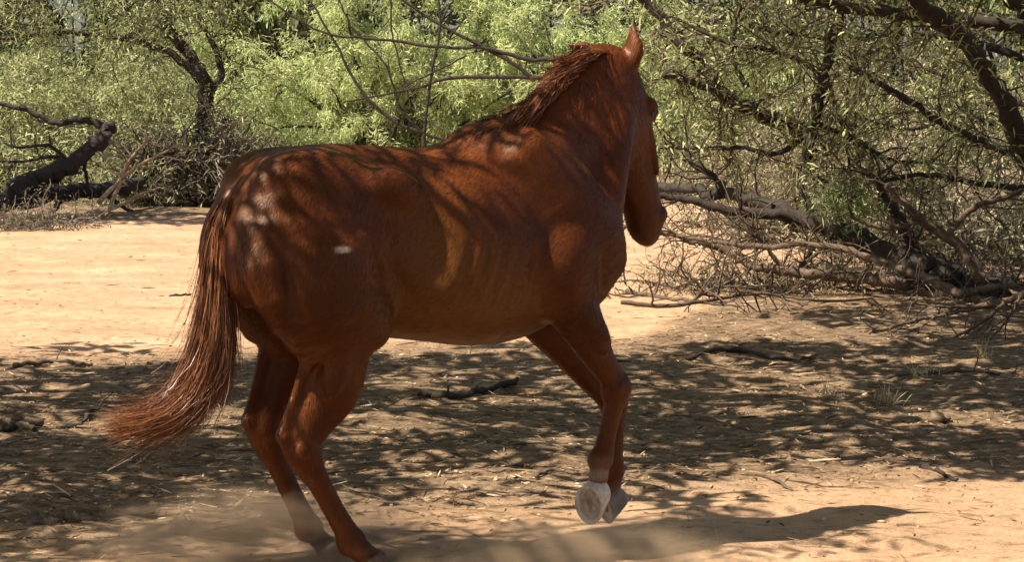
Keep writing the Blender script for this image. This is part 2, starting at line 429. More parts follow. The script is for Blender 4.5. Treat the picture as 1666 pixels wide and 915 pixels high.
# --- neck
NECK = [(0.31, 0, 1.28, 0.20, 0.34), (0.41, 0.0, 1.40, 0.168, 0.305), (0.505, 0.005, 1.54, 0.136, 0.258), (0.585, 0.018, 1.675, 0.112, 0.212), (0.655, 0.035, 1.785, 0.094, 0.165), (0.72, 0.050, 1.835, 0.080, 0.120)]
loft(NECK, 16, side=(0.10, 1, 0), k=0.07)
# --- head in its own frame
HEAD_YAW = math.radians(17.0)          # turned to its left, away from the camera
HEAD_DIP = math.radians(73.0)
hf = np.array([math.cos(HEAD_YAW), math.sin(HEAD_YAW), 0.0])
ha = hf * math.cos(HEAD_DIP) - np.array([0, 0, 1.0]) * math.sin(HEAD_DIP)     # poll to muzzle
hn = hf * math.sin(HEAD_DIP) + np.array([0, 0, 1.0]) * math.cos(HEAD_DIP)     # out of the face
hl = np.cross(hn, ha)
hl = hl * np.sign(hl[1])                                                       # to its left
HEAD0 = np.array([0.757, 0.062, 1.845])
def hp(s, n, l=0.0): return tuple(HEAD0 + ha * s + hn * n + hl * l)
def hrow(s, front, back, w): 
    c = HEAD0 + ha * s + hn * (front + back) / 2
    return (*c, w, (front - back) / 2)
loft([hrow(-0.01, 0.045, -0.13, 0.078), hrow(0.08, 0.074, -0.190, 0.104), hrow(0.18, 0.084, -0.205, 0.112), hrow(0.28, 0.078, -0.188, 0.098), hrow(0.38, 0.068, -0.150, 0.080),
      hrow(0.48, 0.060, -0.120, 0.069), hrow(0.57, 0.054, -0.112, 0.071), hrow(0.63, 0.042, -0.108, 0.066), hrow(0.668, 0.012, -0.082, 0.050)], 22, side=hl, k=0.03)
hrot = Matrix((ha, hl, hn)).transposed().to_euler('XYZ')
HR = (hrot.x, hrot.y, hrot.z)
for s in (-1, 1):
    ellipsoid(hp(0.200, -0.125, s * 0.066), (0.118, 0.046, 0.098), HR, 0.014)     # jowl
    ellipsoid(hp(0.17, 0.045, s * 0.090), (0.045, 0.020, 0.022), HR, 0.025)      # brow
    ellipsoid(hp(0.31, 0.010, s * 0.082), (0.13, 0.015, 0.014), HR, 0.018)        # cheek ridge
    ellipsoid(hp(0.600, 0.018, s * 0.058), (0.030, 0.018, 0.024), HR, 0.02)      # nostril wing
    ellipsoid(hp(0.612, 0.024, s * 0.080), (0.017, 0.014, 0.011), HR, 0.012, carve=True)
    # ear: a leaf-shaped cup; the near one pricked, the far one turned out and back
    base = np.array(hp(-0.015, -0.005, s * 0.055))
    if s < 0:
        tip = base + np.array([0.012, -0.012, 0.155]); bow = np.array([0.008, -0.012, 0]); face = hn
    else:
        tip = base + np.array([-0.150, 0.050, 0.085]); bow = np.array([-0.01, 0.0, 0.02]); face = nrm(np.array([0.3, 0.5, 0.8]))
    ed = nrm(tip - base); wide = nrm(np.cross(ed, face)); mid = base * 0.55 + tip * 0.45 + bow
    loft([(*base, 0.034, 0.030), (*(base * .6 + mid * .4), 0.046, 0.030), (*mid, 0.046, 0.023), (*(mid * .5 + tip * .5), 0.030, 0.015), (*tip, 0.006, 0.005)], 10, side=wide, k=0.018)
    er = Matrix((ed, wide, np.cross(ed, wide))).transposed().to_euler('XYZ')
    ellipsoid(tuple(mid + face * 0.022), (0.066, 0.028, 0.019), (er.x, er.y, er.z), 0.010, carve=True)

def surface_nets(F, lo, h):
    ins = F < 0
    nx, ny, nz = F.shape
    c = np.zeros((nx - 1, ny - 1, nz - 1), np.uint8)
    for dx in (0, 1):
        for dy in (0, 1):
            for dz in (0, 1):
                c += ins[dx:nx - 1 + dx, dy:ny - 1 + dy, dz:nz - 1 + dz]
    act = (c > 0) & (c < 8)
    I = np.argwhere(act)
    idx = np.full(act.shape, -1, np.int32); idx[act] = np.arange(len(I))
    acc = np.zeros((len(I), 3)); cnt = np.zeros(len(I))
    cor = np.array([(a, b, d) for a in (0, 1) for b in (0, 1) for d in (0, 1)])
    vals = [F[I[:, 0] + a, I[:, 1] + b, I[:, 2] + d] for a, b, d in cor]
    for i in range(8):
        for j in range(i + 1, 8):
            if np.abs(cor[i] - cor[j]).sum() != 1: continue
            m = (vals[i] < 0) != (vals[j] < 0)
            t = vals[i][m] / (vals[i][m] - vals[j][m])
            acc[m] += cor[i] + (cor[j] - cor[i]) * t[:, None]; cnt[m] += 1
    V = lo + h * (I + acc / cnt[:, None])
    Q = []
    for ax in range(3):
        b, d = [(1, 2), (2, 0), (0, 1)][ax]
        s0 = [slice(None)] * 3; s1 = [slice(None)] * 3
        s0[ax] = slice(0, -1); s1[ax] = slice(1, None)
        e = ins[tuple(s0)] != ins[tuple(s1)]
        E_ = np.argwhere(e)
        E_ = E_[(E_[:, b] > 0) & (E_[:, d] > 0) & (E_[:, b] < F.shape[b] - 1) & (E_[:, d] < F.shape[d] - 1)]
        flip = ins[tuple(E_.T)]
        def cell(ob, od):
            q = E_.copy(); q[:, b] += ob; q[:, d] += od
            return idx[q[:, 0], q[:, 1], q[:, 2]]
        q = np.stack([cell(-1, -1), cell(0, -1), cell(0, 0), cell(-1, 0)], -1)
        q[~flip] = q[~flip][:, ::-1]
        Q.append(q)
    Q = np.vstack(Q)
    return V, Q[(Q >= 0).all(1)]

HV, HQ = surface_nets(FIELD, LO, VOX)
del FIELD
def relax(V, Q, it, lam=0.5):
    e = np.vstack([Q[:, [0, 1]], Q[:, [1, 2]], Q[:, [2, 3]], Q[:, [3, 0]]])
    n = len(V); deg = np.bincount(e.ravel(), minlength=n)[:, None]
    for _ in range(it):
        for l in (lam, -lam * 0.9):                     # Taubin: smooths without shrinking
            s = np.stack([np.bincount(e[:, 0], V[e[:, 1], i], n) + np.bincount(e[:, 1], V[e[:, 0], i], n) for i in range(3)], -1)
            V = V + l * (s / np.maximum(deg, 1) - V)
    return V
HV = relax(HV, HQ, 3)
# coat, hooves, hair
def coat_material(name='chestnut_coat', hairs=False):
    m, nt, b = material(name)
    tc = node(nt, 'ShaderNodeTexCoord')
    n1 = node(nt, 'ShaderNodeTexNoise', inputs={'Scale': 3.2, 'Detail': 4.0, 'Roughness': 0.6})
    nt.links.new(tc.outputs['Object'], n1.inputs['Vector'])
    r = ramp(nt, [(0.28, (0.052, 0.0122, 0.0023)), (0.52, (0.096, 0.0228, 0.0042)), (0.75, (0.146, 0.0375, 0.0072))])
    nt.links.new(n1.outputs['Fac'], r.inputs['Fac'])
    at_ = node(nt, 'ShaderNodeAttribute', attribute_name='pale')
    mx = node(nt, 'ShaderNodeMix', data_type='RGBA')
    nt.links.new(at_.outputs['Fac'], mx.inputs['Factor'])
    nt.links.new(r.outputs['Color'], mx.inputs['A'])
    mx.inputs['B'].default_value = (0.62, 0.50, 0.42, 1)
    at4 = node(nt, 'ShaderNodeAttribute', attribute_name='tan')  # warm bounce light from the sand, mixed in as coat colour
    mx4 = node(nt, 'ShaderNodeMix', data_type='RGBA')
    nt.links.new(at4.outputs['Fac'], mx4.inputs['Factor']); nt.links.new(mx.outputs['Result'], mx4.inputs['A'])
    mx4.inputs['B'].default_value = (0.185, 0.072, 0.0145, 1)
    at2 = node(nt, 'ShaderNodeAttribute', attribute_name='dark')
    mx2 = node(nt, 'ShaderNodeMix', data_type='RGBA')
    nt.links.new(at2.outputs['Fac'], mx2.inputs['Factor'])
    nt.links.new(mx4.outputs['Result'], mx2.inputs['A'])
    mx2.inputs['B'].default_value = (0.045, 0.022, 0.016, 1)
    last = mx2.outputs['Result']
    if hairs:
        at3 = node(nt, 'ShaderNodeAttribute', attribute_name='tint')
        mt = node(nt, 'ShaderNodeVectorMath', operation='SCALE')
        nt.links.new(last, mt.inputs[0]); nt.links.new(at3.outputs['Fac'], mt.inputs['Scale'])
        last = mt.outputs['Vector']
    nt.links.new(last, b.inputs['Base Color'])
    mp = node(nt, 'ShaderNodeMapping', inputs={'Scale': (30, 90, 60), 'Rotation': (0, 0.6, 0)})
    nt.links.new(tc.outputs['Object'], mp.inputs['Vector'])
    n2 = node(nt, 'ShaderNodeTexNoise', inputs={'Scale': 2.0, 'Detail': 3.0})
    nt.links.new(mp.outputs['Vector'], n2.inputs['Vector'])
    n3 = node(nt, 'ShaderNodeTexNoise', inputs={'Scale': 9.0, 'Detail': 2.0})
    nt.links.new(tc.outputs['Object'], n3.inputs['Vector'])
    bp = node(nt, 'ShaderNodeBump', inputs={'Strength': 0.16, 'Distance': 0.004})
    nt.links.new(n2.outputs['Fac'], bp.inputs['Height'])
    bp2 = node(nt, 'ShaderNodeBump', inputs={'Strength': 0.14, 'Distance': 0.03})
    nt.links.new(n3.outputs['Fac'], bp2.inputs['Height'])
    nt.links.new(bp2.outputs['Normal'], bp.inputs['Normal'])
    if not hairs: nt.links.new(bp.outputs['Normal'], b.inputs['Normal'])
    b.inputs['Roughness'].default_value = 0.47
    b.inputs['Specular IOR Level'].default_value = 0.36
    b.inputs['Specular Tint'].default_value = (1.0, 0.74, 0.52, 1)
    if hairs:
        b.inputs['Specular IOR Level'].default_value = 0.45; b.inputs['Roughness'].default_value = 0.45
        b.inputs['Specular Tint'].default_value = (1.0, 0.82, 0.68, 1)
    b.inputs['Sheen Weight'].default_value = 0.02
    b.inputs['Sheen Roughness'].default_value = 0.4
    b.inputs['Sheen Tint'].default_value = (1.0, 0.7, 0.5, 1)
    return m

def hair_material(name, dark, light, rough=0.42):
    m, nt, b = material(name)
    at_ = node(nt, 'ShaderNodeAttribute', attribute_name='tint')
    r = ramp(nt, [(0.0, dark), (1.0, light)])
    nt.links.new(at_.outputs['Fac'], r.inputs['Fac'])
    nt.links.new(r.outputs['Color'], b.inputs['Base Color'])
    b.inputs['Roughness'].default_value = rough
    b.inputs['Specular IOR Level'].default_value = 0.45
    return m

M_COAT = coat_material()
M_COAT2 = coat_material('chestnut_short_hair', True)
M_HAIR = hair_material('chestnut_hair', (0.050, 0.0145, 0.0050), (0.30, 0.115, 0.045))
def hoof_material(name='hoof_horn', c0=(0.46, 0.36, 0.28), c1=(0.84, 0.76, 0.66)):
    m, nt, b = material(name)
    tc = node(nt, 'ShaderNodeTexCoord')
    n = node(nt, 'ShaderNodeTexNoise', inputs={'Scale': 38.0, 'Detail': 6.0, 'Roughness': 0.7})
    nt.links.new(tc.outputs['Object'], n.inputs['Vector'])
    r = ramp(nt, [(0.3, c0), (0.7, c1)])
    nt.links.new(n.outputs['Fac'], r.inputs['Fac'])
    nt.links.new(r.outputs['Color'], b.inputs['Base Color'])
    b.inputs['Roughness'].default_value = 0.6
    return m
def sole_material():
    m, nt, b = material('hoof_sole')
    tc = node(nt, 'ShaderNodeTexCoord')
    n = node(nt, 'ShaderNodeTexNoise', inputs={'Scale': 45.0, 'Detail': 5.0})
    nt.links.new(tc.outputs['Object'], n.inputs['Vector'])
    r = ramp(nt, [(0.3, (0.34, 0.26, 0.19)), (0.7, (0.62, 0.52, 0.41))])
    nt.links.new(n.outputs['Fac'], r.inputs['Fac'])
    nt.links.new(r.outputs['Color'], b.inputs['Base Color'])
    b.inputs['Roughness'].default_value = 0.85
    return m
M_HOOF = hoof_material(); M_HOOFM = hoof_material('grey_hoof_horn', (0.18, 0.13, 0.10), (0.36, 0.28, 0.22)); M_HOOFD = hoof_material('dark_hoof_horn', (0.06, 0.04, 0.03), (0.17, 0.12, 0.09)); M_SOLE = sole_material()
m_eye, _nt, _b = material('horse_eye'); _b.inputs['Base Color'].default_value = (0.012, 0.008, 0.006, 1); _b.inputs['Roughness'].default_value = 0.08

horse = empty('horse', HORSE_LOC, HORSE_YAW)
tag(horse, 'chestnut horse trotting away through the dust with its tail swept back', 'horse')

def blob(c, r, soft):
    d = np.linalg.norm((HV - np.array(c)) / np.array(r), axis=1)
    return np.clip((1 + soft - d) / (2 * soft), 0, 1)
pale = blob((0.525, -0.165, 0.345), (0.07, 0.07, 0.045), 0.25) * 0.10
pale = np.maximum(pale, blob((0.530, -0.170, 0.312), (0.06, 0.06, 0.026), 0.6) * 0.38)
pale = np.maximum(pale, blob((0.80, 0.138, 0.17), (0.07, 0.07, 0.05), 0.3) * 0.15)
pale = np.maximum(pale, blob((-0.586, -0.34, 1.217), (0.030, 0.12, 0.011), 0.35))      # small white mark on the hindquarter
dark = blob(hp(0.63, -0.02), (0.11, 0.11, 0.08), 0.45) * 0.55
dark = np.maximum(dark, blob((0.635, -0.162, 0.62), (0.04, 0.06, 0.05), 0.5) * 0.25)
tan = np.maximum(blob((-0.08, 0, 0.96), (0.30, 0.6, 0.24), 0.5), blob((-0.2, 0, 1.15), (0.16, 0.6, 0.25), 0.6) * 0.6) * 0.95        # golden bounce glow of the sand, painted into the coat of flank and belly
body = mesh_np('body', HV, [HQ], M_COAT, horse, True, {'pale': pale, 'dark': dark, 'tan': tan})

# short coat: single tapered hairs lying along the body
def short_coat(count):
    r2 = np.random.default_rng(99)
    A, B, C_, D_ = (HV[HQ[:, i]] for i in range(4))
    nf = np.cross(C_ - A, D_ - B); ar = np.linalg.norm(nf, axis=1); nf = nf / np.maximum(ar, 1e-9)[:, None]
    f = r2.choice(len(HQ), count, p=ar / ar.sum())
    u = r2.random(count)[:, None]; v = r2.random(count)[:, None]
    P = (A[f] * (1 - u) + B[f] * u) * (1 - v) + (D_[f] * (1 - u) + C_[f] * u) * v
    N_ = nf[f]
    flow = np.tile(np.array([-0.75, 0.0, -0.55]), (count, 1))
    flow[P[:, 2] < 0.80] = (-0.15, 0, -1.0)                                   # legs: straight down
    flow[(P[:, 0] > 0.45) & (P[:, 2] > 1.25)] = (-0.35, 0, -0.9)              # neck: down and back
    hd = (P - HEAD0) @ ha
    flow[(hd > 0.0) & (P[:, 2] > 1.05) & (P[:, 0] > 0.72)] = ha               # face
    flow[(P[:, 0] < -0.30) & (P[:, 2] > 1.0) & (P[:, 2] < 1.45)] = (-0.45, 0, -0.85)
    flow = flow + 0.16 * np.stack([fbm(P[:, 0] * 6 + 50, P[:, 2] * 6 + 50, 71, 2) - 0.5, 0 * u[:, 0], fbm(P[:, 0] * 6 + 90, P[:, 2] * 6 + 20, 72, 2) - 0.5], -1) * 3 + r2.normal(0, 0.10, (count, 3))
    T_ = nrm(flow - N_ * (flow * N_).sum(1)[:, None])
    S_ = np.cross(N_, T_)
    L = r2.uniform(0.012, 0.024, count)[:, None]; W = r2.uniform(0.0014, 0.0026, count)[:, None]
    V = np.stack([P - S_ * W * 0.5, P + S_ * W * 0.5, P + T_ * L + N_ * L * r2.uniform(0.05, 0.22, (count, 1))], 1).reshape(-1, 3)
    F = np.arange(count * 3).reshape(-1, 3)
    pv = np.repeat(np.clip(pale[HQ[f, 0]], 0, 1), 3); dk = np.repeat(dark[HQ[f, 0]], 3)
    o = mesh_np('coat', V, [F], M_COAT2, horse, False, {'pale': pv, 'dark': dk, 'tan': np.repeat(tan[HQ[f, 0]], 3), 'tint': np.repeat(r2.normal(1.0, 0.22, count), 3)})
    o['kind'] = 'stuff'
short_coat(165000)

def hoof_mesh():
    n = 32
    ang = np.linspace(0, 2 * np.pi, n, endpoint=False)
    ca, sa = np.cos(ang), np.sin(ang)
    heel = np.clip(-ca, 0, 1) ** 2
    def ring(rx, ry, cx, z, tilt, hz=0.0):
        return np.stack([(rx - 0.16 * rx * heel) * ca + cx, ry * sa * (1 - 0.10 * heel), z + tilt * ca + hz * heel], -1)
    # coronet band (high at the toe, low at the heels) -> ringed wall -> bearing edge
    R = [ring(0.040, 0.042, -0.030, 0.088, 0.018), ring(0.047, 0.050, -0.026, 0.080, 0.018), ring(0.050, 0.053, -0.021, 0.070, 0.017), ring(0.0515, 0.0545, -0.018, 0.064, 0.016), ring(0.055, 0.056, -0.011, 0.046, 0.011), ring(0.0575, 0.058, -0.008, 0.040, 0.010),
         ring(0.061, 0.060, -0.002, 0.022, 0.005), ring(0.0665, 0.063, 0.004, 0.003, 0.001), ring(0.067, 0.0635, 0.005, 0.0, 0.0), ring(0.065, 0.0615, 0.005, -0.001, 0.0), ring(0.056, 0.0525, 0.005, -0.001, 0.0), ring(0.054, 0.0505, 0.005, 0.001, 0.0), ring(0.050, 0.0465, 0.005, 0.012, 0.0)]
    m = len(R)
    V = np.vstack(R + [[[0.002, 0, 0.013]], [[-0.03, 0, 0.092]]])
    Q = [(k * n + i, k * n + (i + 1) % n, (k + 1) * n + (i + 1) % n, (k + 1) * n + i) for k in range(m - 1) for i in range(n)]
    T = [((m - 1) * n + i, (m - 1) * n + (i + 1) % n, m * n) for i in range(n)] + [((i + 1) % n, i, m * n + 1) for i in range(n)]
    return V, np.array(Q)[:, ::-1], np.array(T)[:, ::-1]

def frog_mesh():
    # wedge-shaped frog with a central groove, point towards the toe
    V = np.array([(0.030, 0, 0.004), (-0.044, 0.026, -0.001), (-0.044, 0.010, -0.003), (-0.044, 0, 0.006), (-0.044, -0.010, -0.003), (-0.044, -0.026, -0.001),
                  (0.030, 0, 0.014), (-0.044, 0.030, 0.014), (-0.044, -0.030, 0.014)])
    T = [(0, 2, 1), (0, 3, 2), (0, 4, 3), (0, 5, 4), (0, 1, 7), (0, 7, 6), (0, 6, 8), (0, 8, 5)]
    return V, np.array(T)

def put_hoof(loc, toe, sole, mat=None, long=1.0):
    """toe: direction of the toe, sole: direction the sole faces"""
    z = -nrm(np.array(sole, float)); x = np.array(toe, float); x = nrm(x - z * (x @ z)); y = np.cross(z, x)
    R = np.stack([x, y, z], 1)
    V, Q, T = hoof_mesh(); V = V * np.array([long, 1, 1])
    h = mesh_np('hoof', V @ R.T + np.array(loc), [Q, T], mat or M_HOOF, horse, True)
    a = np.linspace(0, 2 * np.pi, 24, endpoint=False)
    sv = np.vstack([np.stack([0.0505 * long * np.cos(a) * (1 - 0.16 * np.clip(-np.cos(a), 0, 1) ** 2) + 0.005, 0.047 * np.sin(a), 0.006 + 0.002 * np.sin(5 * a)], -1), [[0.0, 0, 0.010]]])
    mesh_np('sole', sv @ R.T + np.array(loc), [[(i, 24, (i + 1) % 24) for i in range(24)]], M_SOLE, h, True)
    V, T = frog_mesh(); V = V * np.array([long, 1, 1])
    mesh_np('frog', V @ R.T + np.array(loc), [T], M_SOLE, h, False)
    return h
put_hoof((-0.375, -0.140, 0.002), (1, 0, 0), (0, 0, -1), M_HOOFD)
put_hoof((-0.432, 0.130, 0.002), (1, 0.05, 0), (0, 0, -1), M_HOOFD)
put_hoof((0.478, -0.192, 0.212), (0.05, -0.05, -1), (-0.86, -0.46, -0.08), None, 1.22)
put_hoof((0.738, 0.136, 0.115), (0.30, -0.05, -1.0), (-1.0, 0, -0.30), M_HOOFM)

for s in (-1, 1):
    c = np.array(hp(0.185, 0.026, s * 0.094))
    bpts = []
    n1, n2 = 10, 8
    th = np.linspace(0, np.pi, n2)[:, None]; ph = np.linspace(0, 2 * np.pi, n1, endpoint=False)[None, :]
    sp = np.stack([np.sin(th) * np.cos(ph), np.sin(th) * np.sin(ph), np.cos(th) + 0 * ph], -1).reshape(-1, 3) * np.array([0.017, 0.015, 0.015]) + c
    q = [(i * n1 + j, i * n1 + (j + 1) % n1, (i + 1) * n1 + (j + 1) % n1, (i + 1) * n1 + j) for i in range(n2 - 1) for j in range(n1)]
    mesh_np('eye', sp, [np.array(q)[:, ::-1]], m_eye, horse)

# mane: roots along the crest, hair streaming back along the neck
crest = catmull([(0.06, 0, 1.600), (0.17, 0, 1.638), (0.28, 0, 1.675), (0.395, 0.004, 1.740), (0.475, 0.012, 1.805), (0.56, 0.028, 1.868), (0.65, 0.045, 1.905), (0.735, 0.058, 1.905)], 60)
ntan = nrm(np.gradient(crest, axis=0))
nv = nrm(np.cross(np.array([0.1, 1, 0]), ntan)); nv = nv * np.sign(nv[:, 2:3])
mane = Soup()
for lock in range(260):
    q = rng.uniform(0.0, 1.0)
    lsd = rng.normal(-0.12, 0.40); lup = rng.uniform(-0.06, 0.12); lL = rng.uniform(0.13, 0.27) * min(1.0, 0.30 + 1.5 * q)
    lsag = rng.uniform(0.5, 1.5); ltint = rng.normal(0.46, 0.22); lroot = rng.normal(-0.010, 0.020); lbend = rng.normal(0, 0.02, 3)
    for i in range(24):
        k = np.clip(q + rng.normal(0, 0.034), 0, 1) * 58.99; k0 = int(k); f = k - k0
        root = crest[k0] * (1 - f) + crest[k0 + 1] * f
        tg = nrm(ntan[k0] * (1 - f) + ntan[k0 + 1] * f); up_ = nv[k0]
        sidey = lsd + rng.normal(0, 0.18)
        root = root + np.array([0, 1, 0]) * (lroot + rng.normal(0, 0.007)) - up_ * 0.014
        L = lL * rng.uniform(0.45, 1.12)
        d = nrm(-tg * 0.8 + np.array([-0.18, 0, 0.02]) + np.array([0, 1, 0]) * 0.28 * sidey + up_ * (lup + rng.normal(0, 0.03)))
        t = np.linspace(0, 1, 8)[:, None]
        path = root + d * L * t + up_ * 0.014 * np.sin(np.minimum(t * 2.2, 1.6)) + np.array([-0.02, -0.03, -0.045]) * lsag * t ** 2 * L / 0.28
        path += np.array([0, -1, 0]) * 0.02 * np.clip(t - 0.3, 0, 1) * (lsd < 0) + lbend * np.sin(t * 3.0) * t
        path += rng.normal(0, 0.004, (1, 3)) * t
        mane.ribbon(path, np.linspace(0.0042, 0.0010, 8), float(np.clip(ltint + rng.normal(0, 0.10), 0, 1)))
for i in range(70):                                    # forelock, between the ears and down the forehead
    root = np.array(hp(-0.03, rng.uniform(-0.01, 0.045), rng.normal(0, 0.025)))
    L = rng.uniform(0.10, 0.17)
    t = np.linspace(0, 1, 7)[:, None]
    path = root + ha * L * t + hn * 0.022 * np.sin(np.minimum(t * 2.5, 1.6)) + hl * rng.normal(-0.05, 0.05) * t
    mane.ribbon(path, np.linspace(0.004, 0.001, 7), float(np.clip(rng.normal(0.5, 0.22), 0, 1)))
mane.build('mane', M_HAIR, horse)

# tail
TG = catmull([(-0.835, -0.005, 1.440, 0.020), (-0.888, -0.015, 1.375, 0.034), (-0.928, -0.03, 1.25, 0.050), (-0.940, -0.04, 1.06, 0.060), (-0.955, -0.04, 0.88, 0.074), (-0.998, -0.04, 0.745, 0.078), (-1.075, -0.035, 0.655, 0.070), (-1.175, -0.03, 0.610, 0.078), (-1.275, -0.02, 0.595, 0.095)], 60)
tail = Soup()
dock = Soup()
nd = 48                                                   # dock and the dense inner hair
dr = np.minimum(TG[:nd, 3] * 0.70, np.linspace(0.030, 0.10, nd)) * np.clip((nd - np.arange(nd)) / 12.0, 0.04, 1)
dock.tube(TG[:nd, :3], dr, 12, 0.06, a=0.30)
for i in range(7800):
    s0 = rng.uniform(0, 0.33) ** 1.0 if rng.random() < 0.8 else rng.uniform(0.0, 0.12)
    ln = rng.uniform(0.08, 1.0) ** 0.75
    s1 = min(1.0, s0 + 0.25 + 0.75 * ln * (1 - s0))
    n = 10
    ss = np.linspace(s0, s1, n) * 58.99
    k0 = ss.astype(int); f = (ss - k0)[:, None]
    c = TG[k0] * (1 - f) + TG[k0 + 1] * f
    a0 = rng.uniform(0, 2 * np.pi); rr = math.sqrt(rng.random())
    clump = np.floor(a0 / 0.45) * 0.45 + 0.22
    a1 = a0 * 0.45 + clump * 0.55
    tt = np.linspace(0, 1, n)[:, None]
    offx = rr * math.cos(a1); offy = rr * math.sin(a1)
    grow = 0.45 + 0.55 * np.clip(tt * 2.5, 0, 1)
    off = (np.array([0.90, 0, -0.25]) * offx + np.array([0, 1.0, 0]) * offy) * c[:, 3:4] * grow
    wave = np.array([rng.normal(0, 1), rng.normal(0, 1), rng.normal(0, 0.6)]) * 0.030 * tt ** 2 * np.sin(tt * rng.uniform(2, 6) + rng.uniform(0, 6))
    fly = rng.normal(0, 1, 3) * (0.06 if rng.random() < 0.12 else 0.020) * tt ** 2
    tail.ribbon(c[:, :3] + off + wave + fly, np.linspace(0.0040, 0.0008, n) * rng.uniform(0.5, 1.3), float(np.clip(0.55 + 0.25 * math.cos(a1 * 3.0) + rng.normal(0, 0.09), 0, 1)))
tl = tail.build('tail', M_HAIR, horse)
dock.build('dock', M_HAIR, tl)
# ------------------------------------------------------------------ vegetation: materials and growers
def bark_material(name, dark, light, scale=14.0):
    m, nt, b = material(name)
    tc = node(nt, 'ShaderNodeTexCoord')
    n = node(nt, 'ShaderNodeTexNoise', inputs={'Scale': scale, 'Detail': 6.0, 'Roughness': 0.7, 'Distortion': 0.6})
    nt.links.new(tc.outputs['Object'], n.inputs['Vector'])
    r = ramp(nt, [(0.32, dark), (0.68, light)])
    nt.links.new(n.outputs['Fac'], r.inputs['Fac'])
    nt.links.new(r.outputs['Color'], b.inputs['Base Color'])
    b.inputs['Roughness'].default_value = 0.9
    bp = node(nt, 'ShaderNodeBump', inputs={'Strength': 0.7, 'Distance': 0.02})
    nt.links.new(n.outputs['Fac'], bp.inputs['Height'])
    nt.links.new(bp.outputs['Normal'], b.inputs['Normal'])
    return m

def leaf_material(name, stops, trans=0.35):
    m, nt, b = material(name)
    at_ = node(nt, 'ShaderNodeAttribute', attribute_name='tint')
    r = ramp(nt, stops)
    nt.links.new(at_.outputs['Fac'], r.inputs['Fac'])
    nt.links.new(r.outputs['Color'], b.inputs['Base Color'])
    b.inputs['Roughness'].default_value = 0.6
    b.inputs['Specular IOR Level'].default_value = 0.25
    tr = node(nt, 'ShaderNodeBsdfTranslucent')
    nt.links.new(r.outputs['Color'], tr.inputs['Color'])
    ms = node(nt, 'ShaderNodeMixShader', inputs={'Fac': trans})
    nt.links.new(b.outputs['BSDF'], ms.inputs[1]); nt.links.new(tr.outputs['BSDF'], ms.inputs[2])
    nt.links.new(ms.outputs['Shader'], nt.nodes['Material Output'].inputs['Surface'])
    return m

M_BARK = bark_material('mesquite_bark', (0.011, 0.008, 0.006), (0.045, 0.032, 0.023))
M_DEAD = bark_material('dead_wood', (0.035, 0.024, 0.016), (0.15, 0.103, 0.068))
M_PALE = bark_material('bleached_wood', (0.11, 0.078, 0.053), (0.36, 0.27, 0.19), 10.0)
M_GREYTWIG = bark_material('dry_twigs', (0.06, 0.045, 0.036), (0.24, 0.185, 0.150), 20.0)
M_LIGHTLEAF = leaf_material('light_leaf', [(0.0, (0.14, 0.20, 0.070)), (0.5, (0.38, 0.46, 0.185)), (1.0, (0.66, 0.70, 0.36))], 0.45)
M_OLIVELEAF = leaf_material('olive_leaf', [(0.0, (0.085, 0.105, 0.04)), (0.5, (0.25, 0.285, 0.11)), (1.0, (0.54, 0.56, 0.29))], 0.35)
M_GREYLEAF = leaf_material('grey_leaf', [(0.0, (0.08, 0.075, 0.045)), (0.5, (0.22, 0.205, 0.12)), (1.0, (0.55, 0.49, 0.34))], 0.3)
M_DRYGRASS = leaf_material('dry_grass', [(0.0, (0.26, 0.19, 0.09)), (0.5, (0.42, 0.33, 0.18)), (1.0, (0.62, 0.52, 0.34))], 0.3)
M_LITTER = leaf_material('litter', [(0.0, (0.06, 0.040, 0.025)), (0.5, (0.22, 0.145, 0.080)), (1.0, (0.58, 0.44, 0.28))], 0.1)

def fronds(P, D, L, W, tint, droop=0.25):
    """feathery leaf strips: three sections each, arched and drooping"""
    N = len(P)
    P = np.asarray(P, float); D = nrm(D)
    S = nrm(np.cross(D, rng.normal(size=(N, 3))))
    L = np.broadcast_to(L, (N,))[:, None]; W = np.broadcast_to(W, (N,))[:, None]
    g = np.array([0, 0, -1.0])
    m = P + D * L * 0.5 + g * L * droop * 0.25
    e = P + D * L + g * L * droop
    V = np.stack([P - S * W * 0.22, P + S * W * 0.22, m + S * W * 0.5, m - S * W * 0.5, e + S * W * 0.12, e - S * W * 0.12], 1)
    k = np.arange(N)[:, None] * 6
    Q = np.vstack([k + np.array([[0, 1, 2, 3]]), k + np.array([[3, 2, 4, 5]])])
    return V.reshape(-1, 3), Q, np.repeat(np.broadcast_to(tint, (N,)), 6)

def leaf_mesh(name, parts, mat, parent):
    V = []; Q = []; A = []; n = 0
    for v, q, a in parts:
        V.append(v); Q.append(q + n); A.append(a); n += len(v)
    return mesh_np(name, np.vstack(V), [np.vstack(Q)], mat, parent, False, {'tint': np.concatenate(A)})

def wander(p, d, L, n, wob, grav=0.0):
    """a crooked twig path"""
    pts = [np.array(p, float)]; d = nrm(np.array(d, float))
    for i in range(n - 1):
        d = nrm(d + rng.normal(0, wob, 3) + np.array([0, 0, grav]))
        pts.append(pts[-1] + d * L / (n - 1))
    return np.array(pts)

